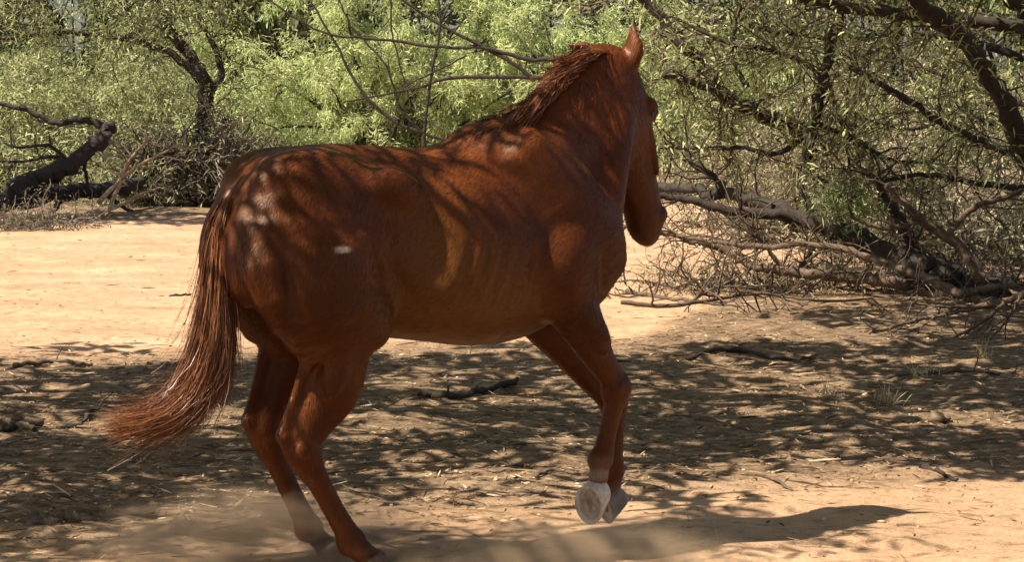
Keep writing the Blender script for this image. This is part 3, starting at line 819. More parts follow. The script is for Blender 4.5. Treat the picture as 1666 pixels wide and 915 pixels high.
def branch_out(limbs, per, length, rad, spread=0.9, wob=0.22, grav=0.02, sides=4, soup=None, up=0.1, t0=0.15, levels=2, n=6):
    """side branches along given paths; returns the paths of every level"""
    allp = []
    cur = limbs
    for lv in range(levels):
        nxt = []
        for path, r in cur:
            for k in range(per[lv] if isinstance(per, (list, tuple)) else per):
                t = rng.uniform(t0, 1.0) * (len(path) - 1)
                i = min(int(t), len(path) - 2); f = t - i
                p = path[i] * (1 - f) + path[i + 1] * f
                ax = nrm(path[i + 1] - path[i])
                d = nrm(ax * 0.7 + spread * rng.normal(size=3) + np.array([0, 0, up]))
                L = length * (0.55 ** lv) * rng.uniform(0.55, 1.25)
                q = wander(p, d, L, n, wob, grav)
                r0 = min(rad * (0.5 ** lv), r * 0.8)
                if soup is not None: soup.tube(q, np.linspace(r0, r0 * 0.35, n), sides, a=rng.random(), cap=False)
                nxt.append((q, r0))
        allp.append(nxt)
        cur = nxt
    return allp

def leaves_on(paths, per, L, W, jitter, tint_mu=0.5, tint_sd=0.22, droop=0.25, spread=0.8):
    P = []; D = []; T = []
    for path, r in paths:
        t = rng.random(per) ** 0.8 * (len(path) - 1)
        i = np.minimum(t.astype(int), len(path) - 2); f = (t - i)[:, None]
        p = path[i] * (1 - f) + path[i + 1] * f
        ax = nrm(path[i + 1] - path[i])
        P.append(p + rng.normal(0, jitter, (per, 3)))
        D.append(ax * 0.6 + spread * rng.normal(size=(per, 3)))
        T.append(np.clip(rng.normal(tint_mu + rng.normal(0, 0.12), tint_sd, per), 0, 1))
    P = np.vstack(P); D = np.vstack(D); T = np.concatenate(T)
    n = len(P)
    return fronds(P, D, L * rng.uniform(0.6, 1.3, n), W * rng.uniform(0.7, 1.3, n), T, droop)

def px_path(pts, depths, n=None):
    """survey a limb: picture points with their distances"""
    if np.isscalar(depths): depths = [depths] * len(pts)
    P = np.array([at(x, y, d) for (x, y), d in zip(pts, depths)])
    return catmull(P, n or max(6, 4 * len(pts)))

def ppm(d): return FOCAL / d      # picture pixels per metre at distance d

def limb(name, pts, depths, r0, r1, mat, parent, rough=0.10, sides=9, n=None):
    """one limb as a mesh of its own, radii in metres"""
    path = px_path(pts, depths, n)
    path = path + rng.normal(0, min(r0, 0.05) * 0.22, path.shape)
    path[:, 2] = np.maximum(path[:, 2], 0.25 * r0)
    s = Soup(); rad = np.linspace(r0, r1, len(path)) * (1 + 0.10 * rng.normal(size=len(path)))
    s.tube(path, np.abs(rad), sides, rough)
    s.build(name, mat, parent)
    return (path, r0)
# ------------------------------------------------------------------ the trees overhead that dapple the wash (their crowns hang above the picture)
def shade_tree(base, label, boxes, seed_leaf, L=0.24, W=0.088, sp0=None, dens=None):
    rng = np.random.default_rng(seed_leaf)
    t = empty('mesquite_tree', base)
    tag(t, label, 'tree', 'mesquites whose crowns shade the wash')
    b = np.array(base)
    s = Soup(); limbs = []
    fork = np.array([0.25, 0.05, 1.9])
    s.tube(catmull([(0, 0, -0.1), (0.05, 0.05, 0.7), (0.18, 0.0, 1.3), fork], 12), np.linspace(0.24, 0.17, 12), 12, 0.06)
    s.build('trunk', M_BARK, t)
    crown = []
    br = Soup()
    for (cx, cy, cz, rx, ry, rz, nclump, per) in boxes:
        if dens: nclump = int(nclump * dens)
        tgt = np.array([cx, cy, cz]) - b
        mid = fork * 0.5 + tgt * 0.5 + np.array([0, 0, 0.5])
        pth = catmull([fork, fork * 0.7 + mid * 0.3 + np.array([0, 0, 0.35]), mid, tgt], 14)
        br.tube(pth, np.linspace(0.11, 0.03, 14), 7, 0.05)
        c = rng.normal(size=(nclump, 3)) * 0.5
        c = np.clip(c, -1, 1) * np.array([rx, ry, rz]) + tgt
        per = int(per * (0.75 if sp0 else 0.40))
        for q in c:
            if rng.random() < 0.5:
                k = rng.integers(5, 14)
                br.tube(catmull([pth[k], (pth[k] + q) / 2 + np.array([0, 0, 0.12]), q], 6), np.linspace(0.018, 0.006, 6), 4, cap=False)
            sp = sp0 or 0.16 + 0.0012 * per
            P = q + rng.normal(size=(per, 3)) * np.array([sp, sp * 0.85, 0.10])
            D = rng.normal(size=(per, 3)) * np.array([1, 1, 0.45])
            crown.append(fronds(P, D, L * rng.uniform(0.7, 1.3, per), W, np.clip(rng.normal(0.5, 0.2, per), 0, 1), 0.2))
    br.build('branch', M_BARK, t)
    leaf_mesh('crown', crown, M_LIGHTLEAF, t)
    return t

# boxes: centre, half extents, clumps, leaf strips per clump
shade_tree((-6.2, 12.2, 0), 'big mesquite left of the frame, crown shading the litter strip behind the horse',
           [(-3.9, 9.2, 3.4, 2.3, 1.2, 0.5, 36, 120), (-1.1, 10.1, 3.5, 2.4, 1.4, 0.5, 40, 120), (-3.7, 12.2, 3.7, 2.4, 1.6, 0.6, 36, 120), (-0.5, 12.7, 3.8, 2.6, 1.5, 0.6, 40, 120), (1.7, 11.1, 3.7, 1.6, 1.6, 0.5, 24, 120)], 1, dens=0.86)
shade_tree((-5.4, 6.4, 0), 'near mesquite left of the frame, crown dappling the rump of the horse',
           [(-4.4, 7.4, 4.0, 1.1, 0.9, 0.4, 26, 60), (-2.40, 7.25, 3.9, 0.80, 0.45, 0.30, 19, 50), (-1.50, 7.70, 3.8, 0.65, 0.35, 0.25, 15, 46)], 2, 0.125, 0.034, 0.13)
shade_tree((4.9, 15.2, 0), 'mesquite right of the frame, crown shading the ground before the fallen limbs',
           [(2.5, 13.7, 3.7, 1.6, 1.8, 0.5, 26, 120), (1.1, 15.8, 3.8, 1.5, 1.2, 0.5, 18, 120), (3.1, 11.5, 3.6, 1.2, 1.4, 0.5, 14, 120), (3.0, 17.2, 3.8, 1.8, 1.5, 0.6, 28, 120), (0.9, 18.6, 4.6, 1.4, 1.0, 0.4, 18, 120), (3.6, 19.6, 4.4, 1.6, 1.2, 0.5, 20, 120)], 3)
shade_tree((-4.6, 0.4, 0), 'broad unseen mesquite added beside the camera, crown keeping bounce and sky light off the horse',
           [(-4.6, 5.0, 4.3, 2.0, 1.2, 0.5, 50, 130), (-1.8, 4.9, 4.4, 2.2, 1.3, 0.5, 70, 130), (1.2, 5.0, 4.4, 2.2, 1.3, 0.5, 64, 130), (3.6, 4.6, 4.4, 1.8, 1.3, 0.5, 40, 130), (-3.8, 1.4, 4.5, 2.4, 1.6, 0.6, 56, 130), (-0.6, 0.9, 4.6, 2.4, 1.6, 0.6, 60, 130), (2.4, 1.0, 4.6, 2.2, 1.6, 0.6, 56, 130)], 4)  # added out of view: darkens the foreground and the near flank

shade_tree((-11.5, 26.0, 0), 'unseen mesquite added left of the frame, crown shading the fallen log and the left bank',
           [(-9.6, 27.6, 4.8, 2.2, 1.8, 0.4, 30, 130), (-7.4, 28.6, 4.9, 2.0, 1.8, 0.4, 30, 130), (-5.8, 30.2, 4.9, 1.4, 1.4, 0.4, 14, 130)], 5)  # tree put in out of view so that its crown darkens the left logs

# ------------------------------------------------------------------ pale green palo verde thicket behind the horse
def leafy_shrub(name, label, base, width, depth, height, stems, per, leafper, L, W, mat, cat='shrub', group=None, low=0.15, tint=0.5, bark=M_BARK, ln=0.9, jit=0.10):
    t = empty(name, base); tag(t, label, cat, group)
    s = Soup(); paths = []
    for k in range(stems):
        a = rng.uniform(0, 2 * np.pi); rr = math.sqrt(rng.random())
        tip = np.array([math.cos(a) * rr * width, math.sin(a) * rr * depth, height * rng.uniform(low, 1.0) * math.sqrt(max(0.15, 1 - 0.75 * rr * rr))])
        mid = tip * np.array([0.45, 0.45, 0.62]) + rng.normal(0, 0.12, 3)
        p = catmull([np.array([rng.normal(0, 0.15), rng.normal(0, 0.15), -0.05]), mid, tip, tip + nrm(tip - mid) * 0.25 + np.array([0, 0, -0.12])], 12)
        s.tube(p, np.linspace(0.035, 0.008, 12), 5, 0.05, cap=False)
        paths.append((p, 0.02))
    lv = branch_out(paths, per, ln, 0.012, 0.75, 0.25, -0.05, 3, s, 0.1, 0.25, 2)
    s.build('branch', bark, t)
    lm = leaves_on(lv[1] + lv[0], leafper, L, W, jit, tint, 0.2, 0.3)
    leaf_mesh('crown', [lm], mat, t)
    return t

g = on_ground(640, 322); 
leafy_shrub('palo_verde', 'pale green feathery palo verde spreading behind the horse', (g[0] - 0.20, g[1], 0), 2.8, 1.4, 3.9, 46, [5, 4], 78, 0.10, 0.019, M_LIGHTLEAF, 'tree', None, 0.12, 0.72, jit=0.06)
g = on_ground(930, 322)
leafy_shrub('palo_verde', 'green palo verde behind the head of the horse, thinner than its neighbour', (g[0] + 0.2, g[1] + 1.5, 0), 2.0, 1.2, 3.8, 26, [5, 4], 60, 0.10, 0.019, M_LIGHTLEAF, 'tree', None, 0.12, 0.62, jit=0.06)

# bare dark sapling in front of the palo verde
sap = empty('bare_sapling', tuple(on_ground(690, 345)))
tag(sap, 'thin bare dark sapling fanning out before the pale green foliage', 'sapling')
DS = 27.5
b0 = np.array(sap.location)
def sap_branch(pts, r0, r1, d=DS):
    p = px_path(pts, d, 5 * len(pts)) - b0
    s = Soup(); s.tube(p + rng.normal(0, 0.006, p.shape), np.linspace(r0, r1, len(p)), 6, 0.05)
    s.build('branch', M_BARK, sap)
    return (p, r0)
sl = [sap_branch([(690, 345), (688, 280), (690, 218)], 0.045, 0.032),
      sap_branch([(690, 218), (640, 195), (590, 150), (545, 70), (505, 0)], 0.026, 0.012),
      sap_branch([(690, 218), (700, 130), (715, 50), (712, -20)], 0.024, 0.012),
      sap_branch([(690, 218), (650, 175), (630, 110), (570, 40), (550, -10)], 0.018, 0.008),
      sap_branch([(870, 133), (830, 100), (720, 42), (640, -10)], 0.030, 0.014),
      sap_branch([(930, 95), (860, 96), (790, 78), (720, 76), (600, 62), (520, 50), (430, -5)], 0.030, 0.010),
      sap_branch([(945, 132), (860, 126), (725, 127), (690, 140), (560, 165)], 0.034, 0.010),
      sap_branch([(760, 90), (700, 120), (655, 145), (640, 200)], 0.014, 0.007),
      sap_branch([(690, 218), (760, 232), (840, 200), (900, 120), (880, 20)], 0.018, 0.008),
      sap_branch([(635, -5), (640, 60), (655, 120), (670, 180)], 0.014, 0.007)]
ts = Soup(); branch_out(sl[1:], [5, 3], 0.55, 0.008, 0.6, 0.2, 0.0, 3, ts, 0.05, 0.1, 2)
ts.build('twig', M_BARK, sap)['kind'] = 'stuff'

# ------------------------------------------------------------------ left: old mesquite with low dark limbs and a grey dry thicket
lt = empty('old_mesquite', tuple(on_ground(330, 312)))
tag(lt, 'old mesquite with dark crooked limbs arching over the left bank', 'tree')
o0 = np.array(lt.location)
def lt_limb(name, pts, d, r0, r1, mat=M_BARK, par=lt, off=o0, rough=0.1):
    p = px_path(pts, d, 6 * len(pts)) - off
    s = Soup(); s.tube(p + rng.normal(0, r0 * 0.15, p.shape), np.linspace(r0, r1, len(p)), 9, rough)
    s.build(name, mat, par)
    return (p, r0)
ll = [lt_limb('trunk', [(318, 318), (322, 260), (330, 205), (333, 150), (318, 100), (285, 60), (262, 25), (240, -20)], 33, 0.14, 0.06),
      lt_limb('branch', [(325, 130), (290, 95), (240, 72), (190, 60), (110, 52), (0, 62), (-60, 66)], 32.5, 0.065, 0.022),
      lt_limb('branch', [(100, 54), (95, 25), (70, 5), (20, -12)], 32.5, 0.040, 0.020),
      lt_limb('branch', [(333, 165), (360, 120), (345, 70), (320, 25), (310, -20)], 33, 0.060, 0.025),
      lt_limb('branch', [(322, 230), (280, 262), (240, 282), (180, 290)], 32.5, 0.060, 0.030),
      lt_limb('branch', [(250, 80), (215, 40), (205, 0), (200, -30)], 32.3, 0.030, 0.016)]
ts = Soup()
lv = branch_out(ll, [14, 6], 1.0, 0.014, 0.9, 0.28, -0.03, 3, ts, 0.0, 0.1, 2)
ts.build('twig', M_BARK, lt)['kind'] = 'stuff'
leaf_mesh('crown', [leaves_on(lv[1] + lv[0], 21, 0.080, 0.014, 0.07, 0.6, 0.24, 0.3)], M_OLIVELEAF, lt)

def tangle(name, label, base, size, n, length, mat, cat, leaf=None, leafper=0, tint=0.5, rad=0.010, up=0.5, group=None, lw=(0.13, 0.026), lift=0.0):
    """a thicket of crooked dry stems"""
    t = empty(name, base); tag(t, label, cat, group)
    s = Soup(); paths = []
    for k in range(n):
        p0 = np.array([rng.uniform(-1, 1) * size[0], rng.uniform(-1, 1) * size[1], lift + rng.uniform(0, 0.5) ** 1.5 * size[2]])
        d = np.array([rng.normal(0, 0.8), rng.normal(0, 0.6), up + rng.normal(0, 0.5)])
        q = wander(p0, d, length * rng.uniform(0.5, 1.4), 9, 0.25, 0.0)
        r = rad * rng.uniform(0.6, 1.8)
        s.tube(q, np.linspace(r, r * 0.4, 9), 4, 0.0, a=rng.random(), cap=False)
        paths.append((q, r))
    lv = branch_out(paths, 3, length * 0.5, rad * 0.6, 0.8, 0.28, 0.0, 3, s, 0.1, 0.15, 1)
    s.build('stems', mat, t)['kind'] = 'stuff'
    if leaf is not None:
        leaf_mesh('foliage', [leaves_on(lv[0] + paths, leafper, lw[0], lw[1], 0.09, tint, 0.26, 0.3)], leaf, t)
    return t

def gb(x, y): 
    p = on_ground(x, y); return (p[0], p[1], 0.0)
tangle('dry_thicket', 'grey leafless thicket between the old mesquite and the green foliage', gb(335, 335), (1.0, 0.4, 1.9), 310, 0.9, M_GREYTWIG, 'thicket', M_GREYLEAF, 3, 0.4, 0.014, 0.8)
tangle('olive_bush', 'olive green bush under the arching limbs at the far left', gb(150, 302), (1.9, 0.6, 2.4), 130, 1.0, M_GREYTWIG, 'bush', M_OLIVELEAF, 44, 0.70, 0.009, 0.4, lift=0.75, lw=(0.105, 0.022))
tangle('dark_bush', 'dark bush filling the upper left corner behind the limbs', gb(110, 282), (2.8, 0.7, 3.0), 120, 1.1, M_GREYTWIG, 'bush', M_OLIVELEAF, 40, 0.35, 0.010, 0.5, lift=1.0, lw=(0.13, 0.028))
tangle('low_scrub', 'low scrubby green growth at the foot of the grey thicket', gb(285, 334), (1.1, 0.4, 0.5), 90, 0.6, M_GREYTWIG, 'bush', M_OLIVELEAF, 26, 0.55, 0.007, 0.4, lw=(0.075, 0.014))
tangle('dry_scrub', 'brown brittle scrub at the left edge below the fallen log', gb(30, 372), (0.75, 0.35, 0.22), 110, 0.45, M_GREYTWIG, 'bush', M_GREYLEAF, 5, 0.3, 0.007, 0.3, lw=(0.06, 0.012))

tangle('dark_thicket', 'dark twiggy tangle behind the fallen log at the left', gb(110, 316), (1.9, 0.5, 1.5), 240, 1.0, M_BARK, 'thicket', M_OLIVELEAF, 7, 0.6, 0.010, 0.3)
fl = empty('fallen_log', gb(110, 338)); tag(fl, 'dark fallen log lying along the left bank', 'log')
f0 = np.array(fl.location)
lt_limb('trunk', [(-60, 338), (20, 328), (100, 316), (170, 308), (232, 300)], [29, 29.5, 30.5, 31, 32], 0.15, 0.09, M_BARK, fl, f0)
a1 = lt_limb('branch', [(170, 312), (190, 330), (215, 345)], 30.5, 0.045, 0.02, M_BARK, fl, f0)
a2 = lt_limb('branch', [(100, 320), (85, 345), (60, 362)], 29.5, 0.05, 0.02, M_BARK, fl, f0)
ln_ = empty('leaning_trunk', gb(40, 335)); tag(ln_, 'thick dark trunk leaning up to the right at the far left', 'trunk')
f1 = np.array(ln_.location)
b1 = lt_limb('trunk', [(10, 315), (60, 295), (110, 270), (150, 240), (178, 205)], [29.5, 29.8, 30, 30.4, 30.8], 0.16, 0.09, M_BARK, ln_, f1)
b2 = lt_limb('branch', [(178, 207), (130, 195), (90, 200), (40, 178), (-30, 160)], 30.8, 0.06, 0.025, M_BARK, ln_, f1)
b3 = lt_limb('branch', [(120, 265), (85, 255), (40, 262), (0, 262)], 30.0, 0.035, 0.012, M_BARK, ln_, f1)
b4 = lt_limb('branch', [(115, 268), (80, 238), (30, 240), (5, 232)], 30.0, 0.030, 0.012, M_BARK, ln_, f1)
b5 = lt_limb('branch', [(135, 258), (140, 285), (143, 300)], 30.2, 0.03, 0.02, M_BARK, ln_, f1)
ts = Soup(); branch_out([b2, b3, b4], [6, 3], 0.5, 0.010, 0.7, 0.25, 0.0, 3, ts, 0.0, 0.1, 2); ts.build('twig', M_BARK, ln_)['kind'] = 'stuff'
for k, (pts, lab) in enumerate([([(175, 345), (195, 300), (210, 262), (245, 222)], 'pale crooked dead branch rising from the fallen log'),
                               ([(160, 330), (205, 285), (240, 262), (290, 235)], 'pale dead branch slanting right above the fallen log'),
                               ([(100, 352), (180, 340), (225, 318), (262, 305)], 'thin pale dead branch lying before the fallen log')]):
    e = empty('dead_branch', gb(pts[0][0], max(pts[0][1], 340))); tag(e, lab, 'branch', 'dead branches on the left bank')
    q = lt_limb('limb', pts, 29.2, 0.035, 0.012, M_PALE, e, np.array(e.location))
    ts = Soup(); branch_out([q], [7], 0.4, 0.009, 0.6, 0.25, 0, 4, ts, 0, 0.2, 1); ts.build('twig', M_PALE, e)['kind'] = 'stuff'

# ------------------------------------------------------------------ right: hanging mesquite limbs over a pile of dead wood
rt = empty('sprawling_mesquite', gb(1640, 452)); tag(rt, 'sprawling mesquite with long limbs hanging down on the right', 'tree')
r0_ = np.array(rt.location)
def rl(name, pts, d, r0, r1, mat=M_BARK): return lt_limb(name, pts, d, r0, r1, mat, rt, r0_)
rr_ = [rl('trunk', [(1720, 470), (1760, 300), (1740, 120), (1640, -40)], [20.0, 20.0, 20.0, 19.5], 0.20, 0.14),
       rl('branch', [(1690, 300), (1640, 180), (1585, 85), (1530, 35), (1470, -15)], [17.5, 17.2, 17.0, 16.8, 16.5], 0.085, 0.060, M_BARK),
       rl('branch', [(1330, 222), (1262, 196), (1185, 160), (1130, 95), (1085, 40), (1030, -15)], 21.0, 0.085, 0.050),
       rl('branch', [(1310, 262), (1322, 205), (1342, 115), (1362, 40), (1378, -20)], 20.0, 0.050, 0.055),
       rl('branch', [(1740, 285), (1640, 246), (1560, 215), (1470, 160), (1385, 108)], 19.0, 0.045, 0.024),
       rl('branch', [(1760, 50), (1640, 40), (1520, 26), (1420, 18), (1370, 12), (1300, -5)], 19.5, 0.065, 0.045),
       rl('branch', [(1720, 110), (1560, 62), (1450, 55), (1350, 62), (1230, 45)], 20.5, 0.040, 0.018),
       rl('branch', [(1340, 118), (1260, 82), (1190, 72), (1100, 30)], 20.5, 0.030, 0.014),
       rl('branch', [(1320, 215), (1262, 250), (1210, 240), (1140, 242), (1060, 238)], 20.5, 0.030, 0.012),
       rl('branch', [(1325, 200), (1390, 225), (1450, 260), (1520, 262)], 20.0, 0.026, 0.012),
       rl('branch', [(1345, 120), (1360, 180), (1378, 245), (1385, 300)], 20.0, 0.020, 0.010),
       rl('branch', [(1215, 140), (1190, 90), (1200, 30), (1210, -10)], 21.0, 0.030, 0.014),
       rl('branch', [(1700, 310), (1600, 300), (1500, 285), (1400, 300), (1320, 290)], 19.5, 0.030, 0.014),
       rl('branch', [(1080, 120), (1110, 125), (1165, 150), (1230, 175)], 20.8, 0.045, 0.03),
       rl('branch', [(1700, 180), (1600, 150), (1500, 110), (1420, 95)], 21.5, 0.028, 0.012),
       rl('branch', [(1700, 240), (1580, 190), (1480, 210), (1400, 190)], 21.5, 0.024, 0.010)]
ts = Soup()
lv = branch_out(rr_[1:], [16, 5], 0.85, 0.012, 0.8, 0.26, -0.03, 3, ts, -0.1, 0.05, 2)
ts.build('twig', M_DEAD, rt)['kind'] = 'stuff'
leaf_mesh('crown', [leaves_on(lv[1], 9, 0.085, 0.017, 0.06, 0.6, 0.26, 0.35), leaves_on(lv[0], 4, 0.085, 0.016, 0.06, 0.65, 0.26, 0.35)], M_OLIVELEAF, rt)

# drooping green spray and the bushes behind the limbs
tangle('hanging_spray', 'small bright green leafy spray hanging before the dead wood', (at(1372, 300, 18.6)[0], 18.6, 0.0), (0.10, 0.10, 0.25), 14, 0.26, M_BARK, 'spray', M_LIGHTLEAF, 22, 0.15, 0.004, -0.5, lw=(0.055, 0.010), lift=0.85)
tangle('olive_thicket', 'olive leafy thicket seen through the limbs at the upper right', gb(1500, 330), (3.0, 0.9, 3.0), 150, 1.2, M_GREYTWIG, 'thicket', M_GREYLEAF, 36, 0.6, 0.010, 0.4, lift=0.2, lw=(0.10, 0.020))
tangle('green_thicket', 'greener thicket just right of the head of the horse', gb(1190, 305), (1.7, 0.8, 3.0), 110, 1.2, M_GREYTWIG, 'thicket', M_LIGHTLEAF, 44, 0.4, 0.010, 0.5, lift=0.9, lw=(0.10, 0.020))
tangle('dry_brush', 'dry grey brush behind the fallen limbs at the right edge', gb(1560, 425), (1.1, 0.6, 1.0), 150, 0.8, M_GREYTWIG, 'brush', M_GREYLEAF, 12, 0.5, 0.008, 0.2)

tangle('dark_brush', 'dark tangle of dead stems behind the big fallen trunk', gb(1440, 404), (1.7, 0.5, 1.6), 300, 0.9, M_DEAD, 'brush', M_GREYLEAF, 6, 0.6, 0.011, 0.2, lw=(0.075, 0.016))
tangle('twiggy_brush', 'twiggy dead brush left of the dark tangle, right of the muzzle', gb(1200, 372), (1.0, 0.4, 0.7), 90, 0.8, M_DEAD, 'brush', M_GREYLEAF, 5, 0.6, 0.008, 0.3, lw=(0.08, 0.016))
tangle('ground_brush', 'flattened dead twigs on the ground under the fallen branches', gb(1380, 470), (1.7, 0.35, 0.12), 210, 0.55, M_DEAD, 'brush', M_GREYLEAF, 3, 0.5, 0.007, 0.02, lw=(0.06, 0.014))
tangle('ground_twigs', 'flattened dead twigs on the ground right of the chest', gb(1120, 478), (0.8, 0.3, 0.08), 80, 0.5, M_DEAD, 'brush', M_GREYLEAF, 3, 0.5, 0.007, 0.02, lw=(0.06, 0.014))
# pile of dead limbs
def dead(name, label, limbs, cat='branch', group='dead limbs on the right', mat=M_DEAD, twigs=0, tr=0.010, tl=0.5):
    base = limbs[0][0][0]
    e = empty(name, gb(base[0], min(max(base[1], 440), 520))); tag(e, label, cat, group)
    o = np.array(e.location); L = []
    for k, (pts, d, r0, r1) in enumerate(limbs):
        L.append(lt_limb('trunk' if k == 0 else 'branch', pts, d, r0, r1, mat, e, o, 0.10))
    if twigs:
        ts = Soup(); branch_out(L, [twigs, 2], tl, tr, 0.6, 0.25, 0.0, 4, ts, 0.05, 0.1, 2); ts.build('twig', mat, e)['kind'] = 'stuff'
    return e
dead('fallen_tree', 'big dark fallen trunk sloping down to the right behind the litter',
     [([(1625, 486), (1560, 462), (1480, 425), (1400, 392), (1320, 360), (1240, 330), (1150, 312), (1060, 300)], [18.2, 18.3, 18.5, 18.8, 19.0, 19.3, 19.6, 20], 0.145, 0.032),
      ([(1360, 376), (1290, 352), (1200, 345), (1120, 325), (1062, 318)], 19.0, 0.060, 0.025),
      ([(1180, 316), (1160, 285), (1120, 262)], 19.5, 0.03, 0.012), ([(1500, 435), (1470, 370), (1440, 325), (1425, 290)], 18.6, 0.06, 0.025)], 'log', None, M_BARK, 10, 0.012, 0.6)
dead('fallen_branch', 'arched bare branch touching the ground right of the muzzle',
     [([(1480, 462), (1400, 452), (1330, 448), (1270, 440), (1222, 432), (1190, 412), (1130, 392), (1068, 376)], [18.5, 18.6, 18.6, 18.7, 18.8, 19, 19, 19], 0.060, 0.018),
      ([(1290, 444), (1320, 420), (1345, 400)], 18.7, 0.022, 0.012), ([(1282, 442), (1255, 415), (1240, 385), (1200, 350)], 18.7, 0.024, 0.012)], mat=M_DEAD, twigs=18)
dead('fallen_branch', 'long slender branch running down to the right before the fallen trunk',
     [([(1625, 497), (1560, 478), (1500, 450), (1440, 428), (1380, 408), (1310, 398), (1240, 402), (1150, 392), (1085, 380)], [17.2, 17.4, 17.7, 18, 18.2, 18.4, 18.5, 18.6, 18.7], 0.042, 0.014),
      ([(1560, 478), (1620, 468), (1680, 462)], 17.3, 0.035, 0.02)], mat=M_DEAD, twigs=18)
dead('fallen_branch', 'forked dead branch leaning over the fallen trunk at the right edge',
     [([(1600, 455), (1560, 400), (1500, 360), (1470, 330), (1440, 300)], [17.9, 18, 18, 18, 18], 0.055, 0.022), ([(1540, 385), (1580, 340), (1640, 320), (1690, 300)], 18, 0.03, 0.015),
      ([(1500, 360), (1440, 372), (1380, 352)], 18, 0.025, 0.012)], mat=M_DEAD, twigs=10)
dead('fallen_branch', 'twiggy fallen branch reaching in low from the right edge',
     [([(1700, 470), (1640, 488), (1590, 500), (1500, 520), (1420, 540)], [15.6, 15.7, 15.8, 15.8, 15.7], 0.030, 0.010), ([(1640, 488), (1590, 530), (1540, 555)], 15.4, 0.016, 0.007),
      ([(1660, 482), (1640, 520), (1600, 560)], 15.3, 0.014, 0.006), ([(1600, 498), (1540, 500), (1480, 492)], 15.8, 0.016, 0.008)], mat=M_DEAD, twigs=9, tr=0.006, tl=0.4)
dead('fallen_branch', 'thin dead branch lying flat in front of the arched branch',
     [([(1010, 492), (1080, 498), (1160, 488), (1240, 478), (1330, 490), (1420, 486)], [16.8, 16.8, 17, 17.1, 16.9, 16.9], 0.019, 0.008), ([(1120, 494), (1160, 470), (1210, 455)], 17, 0.012, 0.006)], mat=M_DEAD, twigs=12)

# ------------------------------------------------------------------ brush farther back, closing the view
for k, (x, y, w, h, mat, tint, lab) in enumerate([
        (-120, 262, 3.2, 8.2, M_OLIVELEAF, 0.4, 'olive bush far behind at the left edge'),
        (130, 258, 3.2, 8.6, M_OLIVELEAF, 0.3, 'dark bush far behind the arching limbs'),
        (330, 255, 3.0, 7.3999999999999995, M_GREYLEAF, 0.3, 'greyish bush far behind the dry thicket'),
        (450, 266, 2.8, 7.4, M_OLIVELEAF, 0.3, 'dark bush far behind, between dry thicket and pale foliage'),
        (560, 258, 3.2, 8.6, M_OLIVELEAF, 0.4, 'bush far behind the pale green foliage, left one'),
        (800, 256, 3.2, 8.6, M_OLIVELEAF, 0.4, 'bush far behind the pale green foliage, right one'),
        (1020, 250, 3.0, 8.4, M_GREYLEAF, 0.4, 'greyish bush far behind the ears of the horse'),
        (1230, 246, 2.8, 7.3999999999999995, M_LIGHTLEAF, 0.2, 'green bush far behind the crooked limb at the top'),
        (1440, 252, 3.0, 8.6, M_GREYLEAF, 0.4, 'greyish bush far behind the hanging limbs'),
        (1660, 256, 3.2, 7.3999999999999995, M_OLIVELEAF, 0.3, 'dark bush far behind at the right edge'),
        (1850, 262, 3.2, 8.4, M_OLIVELEAF, 0.4, 'olive bush far back beyond the right edge'),
        (-420, 300, 3.0, 4.6, M_OLIVELEAF, 0.5, 'olive bush beyond the left edge of the frame'),
        (-760, 290, 3.2, 5.2, M_LIGHTLEAF, 0.2, 'green bush well beyond the left edge of the frame'),
        (2150, 310, 3.0, 4.6, M_OLIVELEAF, 0.5, 'olive bush well beyond the right edge of the frame')]):
    g = on_ground(x, y)
    leafy_shrub('desert_bush', lab, (g[0], g[1], 0), w, 1.6, h, 28, [4, 3], 14, 0.28, 0.095, mat, 'bush', 'bushes far behind', 0.10, tint, M_BARK, 1.2, 0.16)
# ------------------------------------------------------------------ small things on the ground
def scatter(n, xr, yr, dens):
    P = np.zeros((0, 2))
    while len(P) < n:
        q = np.stack([rng.uniform(*xr, n * 2), yr[0] * (yr[1] / yr[0]) ** rng.random(n * 2)], -1)
        q[:, 0] *= q[:, 1] / 10.0
        q = q[rng.random(len(q)) < dens(q[:, 0], q[:, 1])]
        P = np.vstack([P, q])
    return P[:n]

# leaf litter, twig bits, straw: thin bent strips lying on the ground
N = 23000
P2 = scatter(N, (-3.2, 3.2), (7.2, 30), lambda x, y: 0.07 + 0.9 * litter_zone(x, y))
P = np.stack([P2[:, 0], P2[:, 1], ground_z(P2[:, 0], P2[:, 1]) + 0.006], -1)
a = rng.uniform(0, 2 * np.pi, N)
D = np.stack([np.cos(a), np.sin(a), rng.normal(0.05, 0.16, N)], -1)
v, q, t = fronds(P, D, rng.gamma(2.0, 0.014, N) + 0.010, rng.uniform(0.003, 0.010, N), np.clip(rng.normal(0.5, 0.28, N), 0, 1), 0.0)
N2 = 1500                                                    # coarser bits of bark, pods and broken twigs
P2 = scatter(N2, (-3.2, 3.2), (7.4, 26), lambda x, y: 0.03 + 0.9 * litter_zone(x, y))
P = np.stack([P2[:, 0], P2[:, 1], ground_z(P2[:, 0], P2[:, 1]) + 0.012], -1)
a = rng.normal(0, 0.55, N2) + np.pi * (rng.random(N2) < 0.5)
D = np.stack([np.cos(a), np.sin(a), rng.normal(0.05, 0.12, N2)], -1)
coarse = fronds(P, D, rng.uniform(0.05, 0.20, N2), rng.uniform(0.005, 0.015, N2), np.clip(rng.normal(0.36, 0.30, N2), 0, 1), 0.05)
lit = leaf_mesh('leaf_litter', [(v, q, t), coarse], M_LITTER, None)
tag(lit, 'scattered dry leaf litter and twig bits on the sand', 'litter', kind='stuff')

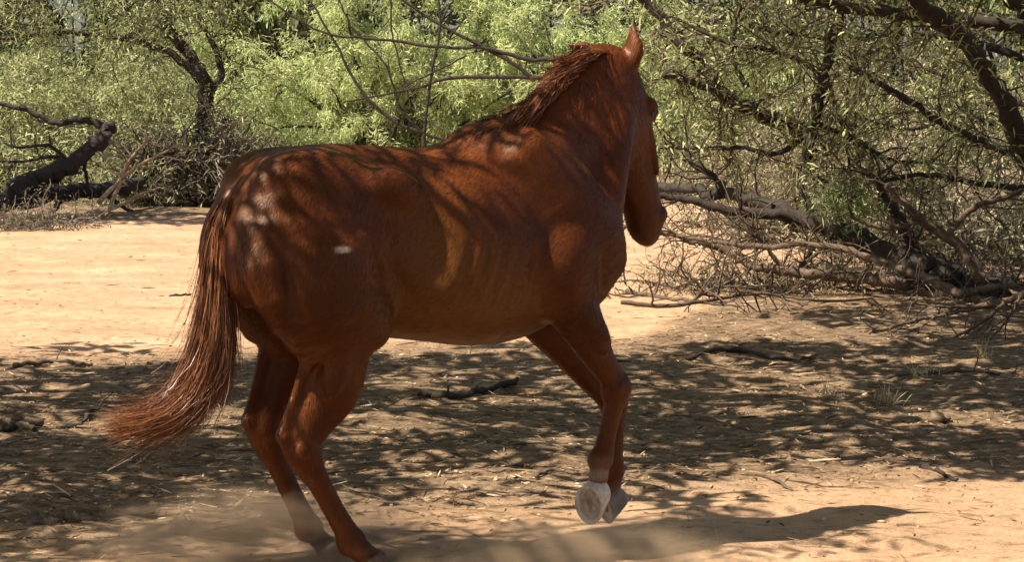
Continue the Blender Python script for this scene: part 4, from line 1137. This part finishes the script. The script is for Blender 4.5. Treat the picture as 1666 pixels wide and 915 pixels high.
def lumps(name, n, dens, rr, mat, label, cat):
    P2 = scatter(n, (-3.2, 3.2), (7.2, 24), dens)
    phi = (1 + 5 ** 0.5) / 2
    ico = nrm(np.array([(-1, phi, 0), (1, phi, 0), (-1, -phi, 0), (1, -phi, 0), (0, -1, phi), (0, 1, phi), (0, -1, -phi), (0, 1, -phi), (phi, 0, -1), (phi, 0, 1), (-phi, 0, -1), (-phi, 0, 1)]))
    tri = np.array([(0, 11, 5), (0, 5, 1), (0, 1, 7), (0, 7, 10), (0, 10, 11), (1, 5, 9), (5, 11, 4), (11, 10, 2), (10, 7, 6), (7, 1, 8), (3, 9, 4), (3, 4, 2), (3, 2, 6), (3, 6, 8), (3, 8, 9), (4, 9, 5), (2, 4, 11), (6, 2, 10), (8, 6, 7), (9, 8, 1)])
    r = rr[0] + (rr[1] - rr[0]) * rng.random(n) ** 3
    sc = r[:, None] * np.stack([rng.uniform(0.8, 1.6, n), rng.uniform(0.7, 1.3, n), rng.uniform(0.4, 0.8, n)], -1)
    V = ico[None] * sc[:, None, :] * (1 + 0.18 * rng.normal(size=(n, 12, 1)))
    V += np.stack([P2[:, 0], P2[:, 1], ground_z(P2[:, 0], P2[:, 1]) + r * 0.15], -1)[:, None, :]
    T = (np.arange(n)[:, None, None] * 12 + tri[None]).reshape(-1, 3)
    o = mesh_np(name, V.reshape(-1, 3), [T], mat, None, False, {'tint': np.repeat(np.clip(rng.normal(0.5, 0.25, n), 0, 1), 12)})
    tag(o, label, cat, kind='stuff')
M_CLOD = leaf_material('clods', [(0.0, (0.16, 0.11, 0.07)), (0.5, (0.36, 0.245, 0.145)), (1.0, (0.58, 0.42, 0.27))], 0.0)
lumps('pebbles', 2000, lambda x, y: 0.25 + 0.75 * litter_zone(x, y), (0.004, 0.018), M_CLOD, 'small stones and clods strewn over the wash', 'pebbles')

# tufts of dry grass
def tuft(x, y, label, n=26, h=0.14, spread=0.10, mat=M_DRYGRASS, group='dry grass tufts'):
    p = on_ground(x, y)
    e = empty('grass_tuft', (p[0], p[1], float(ground_z(p[0], p[1])))); tag(e, label, 'grass', group)
    P = rng.normal(0, spread * 0.4, (n, 3)) * np.array([1, 1, 0])
    D = rng.normal(0, 0.45, (n, 3)) + np.array([0, 0, 1.0])
    leaf_mesh('blade', [fronds(P, D, h * rng.uniform(0.5, 1.2, n), 0.006, np.clip(rng.normal(0.55, 0.25, n), 0, 1), 0.2)], mat, e)['kind'] = 'stuff'
for x, y, lab, n, h in [(1290, 470, 'dry grass tuft below the arched dead branch', 40, 0.30), (1345, 478, 'dry grass tuft before the pale fallen branch', 36, 0.28), (1530, 492, 'dry grass tuft under the fallen trunk', 34, 0.22),
                        (1440, 655, 'short green-gold grass right of the litter, rear tuft', 40, 0.14), (1350, 650, 'short dry grass right of the litter, front tuft', 34, 0.14), (1600, 590, 'grass tuft near the right edge of the shade', 40, 0.16),
                        (1500, 620, 'sparse grass tuft in the shade on the right', 34, 0.14), (1060, 462, 'wispy dry weed right of the chest of the horse', 26, 0.34), (1120, 468, 'wispy dry weed under the muzzle branch', 24, 0.30),
                        (1143, 895, 'upright straw stalks at the bottom edge in the dust', 5, 0.07), (310, 860, 'dry grass wisps on the dusty sand left of the hind legs', 12, 0.05)]:
    tuft(x, y, lab, n, h)

# sticks
def stick(pts, r0, r1, label, mat=M_DEAD, twigs=0, lift=0.0):
    G = np.array([on_ground(x, y) for x, y in pts])
    G[:, 2] = ground_z(G[:, 0], G[:, 1]) + r0 * 0.7 + lift
    o = G[0].copy(); o[2] = 0
    p = catmull(G - o, 5 * len(G)); p = p + rng.normal(0, r0 * 0.3, p.shape)
    s = Soup(); s.tube(p, np.linspace(r0, r1, len(p)) * (1 + 0.12 * rng.normal(size=len(p))), 7, 0.12)
    if twigs: branch_out([(p, r0)], [twigs], 0.2, r0 * 0.4, 0.5, 0.25, 0, 4, s, 0.05, 0.2, 1)
    st = s.build('fallen_stick', mat, None); st.location = tuple(o)
    tag(st, label, 'stick', 'sticks lying on the litter')
stick([(686, 652), (740, 650), (790, 640), (842, 630)], 0.030, 0.014, 'dark thick stick lying under the belly of the horse', M_BARK, 3)
stick([(95, 700), (125, 696), (150, 676)], 0.018, 0.010, 'dark bent stick in the litter left of the tail', M_BARK, 2)
stick([(1215, 778), (1250, 786), (1288, 802)], 0.010, 0.006, 'thin curved stick on the sand above the head shadow', M_DEAD, 1)
stick([(1496, 766), (1530, 774), (1556, 784)], 0.012, 0.008, 'short dark stick on bright sand at the right', M_BARK, 1)
stick([(1300, 628), (1318, 640), (1338, 658)], 0.008, 0.006, 'pale straight stalk slanting in the right litter', M_PALE)
stick([(1440, 620), (1540, 612), (1640, 608)], 0.014, 0.008, 'long thin stick lying level at the right edge', M_DEAD, 3)
stick([(1120, 590), (1190, 580), (1270, 590), (1330, 585)], 0.018, 0.010, 'curved stick in the shade right of the forelegs', M_BARK, 4)
stick([(1020, 480), (1110, 492), (1180, 500)], 0.020, 0.010, 'brown stick at the edge of the litter right of the chest', M_DEAD, 3)
stick([(0, 712), (40, 706), (60, 710)], 0.020, 0.014, 'dark stubby log piece at the left edge', M_BARK)
stick([(20, 602), (90, 594), (150, 600)], 0.020, 0.010, 'brown stick in the litter at the far left', M_DEAD, 3)
stick([(240, 592), (280, 600), (330, 604)], 0.016, 0.010, 'reddish stick just left of the tail', M_DEAD, 2)
stick([(430, 520), (470, 515), (560, 524)], 0.016, 0.010, 'dark stick behind the hindquarters', M_BARK, 1)
stick([(275, 485), (310, 482)], 0.012, 0.010, 'short dark twig on the bright strip left of the tail', M_BARK)
stick([(870, 785), (900, 778), (940, 782)], 0.014, 0.008, 'small stick in the shade left of the raised hoof', M_DEAD, 1)

M_DUNG = leaf_material('dark_clods', [(0.0, (0.05, 0.035, 0.022)), (1.0, (0.30, 0.21, 0.13))], 0.0)
# dry dung-like clod heap and stump at the edges
def clod_heap(x, y, label, r, n):
    p = on_ground(x, y)
    e = empty('clod_heap', (p[0], p[1], 0)); tag(e, label, 'clods')
    for k in range(n):
        s = Soup(); th = np.linspace(0, np.pi, 7)[:, None]; ph = np.linspace(0, 2 * np.pi, 9, endpoint=False)[None]
        rad = r * rng.uniform(0.5, 1.0)
        V = np.stack([np.sin(th) * np.cos(ph), np.sin(th) * np.sin(ph), np.cos(th) + 0 * ph], -1)
        V = V * (1 + 0.22 * rng.normal(size=(7, 9, 1))) * rad * np.array([1.2, 1.0, 0.75])
        c = rng.normal(0, r * 1.2, 3) * np.array([1.3, 0.8, 0]) + np.array([0, 0, rad * 0.5])
        Q = [(i * 9 + j, (i + 1) * 9 + j, (i + 1) * 9 + (j + 1) % 9, i * 9 + (j + 1) % 9) for i in range(6) for j in range(9)]
        s.add(V.reshape(-1, 3) + c, Q, None, float(rng.uniform(0.1, 0.4)))
        s.build('clod', M_DUNG, e, False)
clod_heap(75, 862, 'heap of brown clods at the lower left edge', 0.045, 11)
clod_heap(1540, 688, 'greyish clod lump in the shade at the right', 0.045, 3)
clod_heap(25, 700, 'dark clods beside the log piece at the left edge', 0.05, 5)
# ------------------------------------------------------------------ dust kicked up by the hooves
def dust_material(name, dens, soft, scale, offs):
    m = bpy.data.materials.new(name); m.use_nodes = True
    nt = m.node_tree; nt.nodes.remove(nt.nodes['Principled BSDF'])
    out = nt.nodes['Material Output']
    tc = node(nt, 'ShaderNodeTexCoord')
    ln = node(nt, 'ShaderNodeVectorMath', operation='LENGTH')
    nt.links.new(tc.outputs['Object'], ln.inputs[0])
    fall = node(nt, 'ShaderNodeMapRange', interpolation_type='SMOOTHSTEP', inputs={'From Min': 1.0, 'From Max': soft, 'To Min': 0.0, 'To Max': 1.0})
    nt.links.new(ln.outputs['Value'], fall.inputs['Value'])
    ad = node(nt, 'ShaderNodeVectorMath', operation='ADD', inputs={1: offs})
    nt.links.new(tc.outputs['Object'], ad.inputs[0])
    n = node(nt, 'ShaderNodeTexNoise', inputs={'Scale': scale, 'Detail': 4.0, 'Roughness': 0.6, 'Distortion': 0.7})
    nt.links.new(ad.outputs['Vector'], n.inputs['Vector'])
    nr_ = node(nt, 'ShaderNodeMapRange', interpolation_type='SMOOTHSTEP', inputs={'From Min': 0.44, 'From Max': 0.64, 'To Min': 0.03, 'To Max': 1.0})
    nt.links.new(n.outputs['Fac'], nr_.inputs['Value'])
    mu = node(nt, 'ShaderNodeMath', operation='MULTIPLY'); nt.links.new(fall.outputs['Result'], mu.inputs[0]); nt.links.new(nr_.outputs['Result'], mu.inputs[1])
    m2 = node(nt, 'ShaderNodeMath', operation='MULTIPLY', inputs={1: dens}); nt.links.new(mu.outputs['Value'], m2.inputs[0])
    pv = node(nt, 'ShaderNodeVolumePrincipled', inputs={'Color': (0.90, 0.64, 0.41, 1), 'Anisotropy': 0.2})
    nt.links.new(m2.outputs['Value'], pv.inputs['Density'])
    nt.links.new(pv.outputs['Volume'], out.inputs['Volume'])
    return m
def dust(loc, size, dens, label, offs, scale=2.6):
    th = np.linspace(0, np.pi, 13)[:, None]; ph = np.linspace(0, 2 * np.pi, 24, endpoint=False)[None]
    V = np.stack([np.sin(th) * np.cos(ph), np.sin(th) * np.sin(ph), np.cos(th) + 0 * ph], -1).reshape(-1, 3)
    Q = np.array([(i * 24 + j, (i + 1) * 24 + j, (i + 1) * 24 + (j + 1) % 24, i * 24 + (j + 1) % 24) for i in range(12) for j in range(24)])
    o = mesh_np('dust', V, [Q], dust_material('dust_air', dens, 0.25, scale, offs), None)
    o.location = loc; o.scale = size
    tag(o, label, 'dust', kind='stuff')
dust((-0.88, 8.02, 0.05), (0.85, 0.36, 0.30), 19.0, 'cloud of pale dust around the hind hooves', (3, 1, 2))
dust((0.26, 7.74, 0.0), (0.75, 0.28, 0.28), 32.0, 'thin dust rising below the raised forehoof', (7, 5, 1))
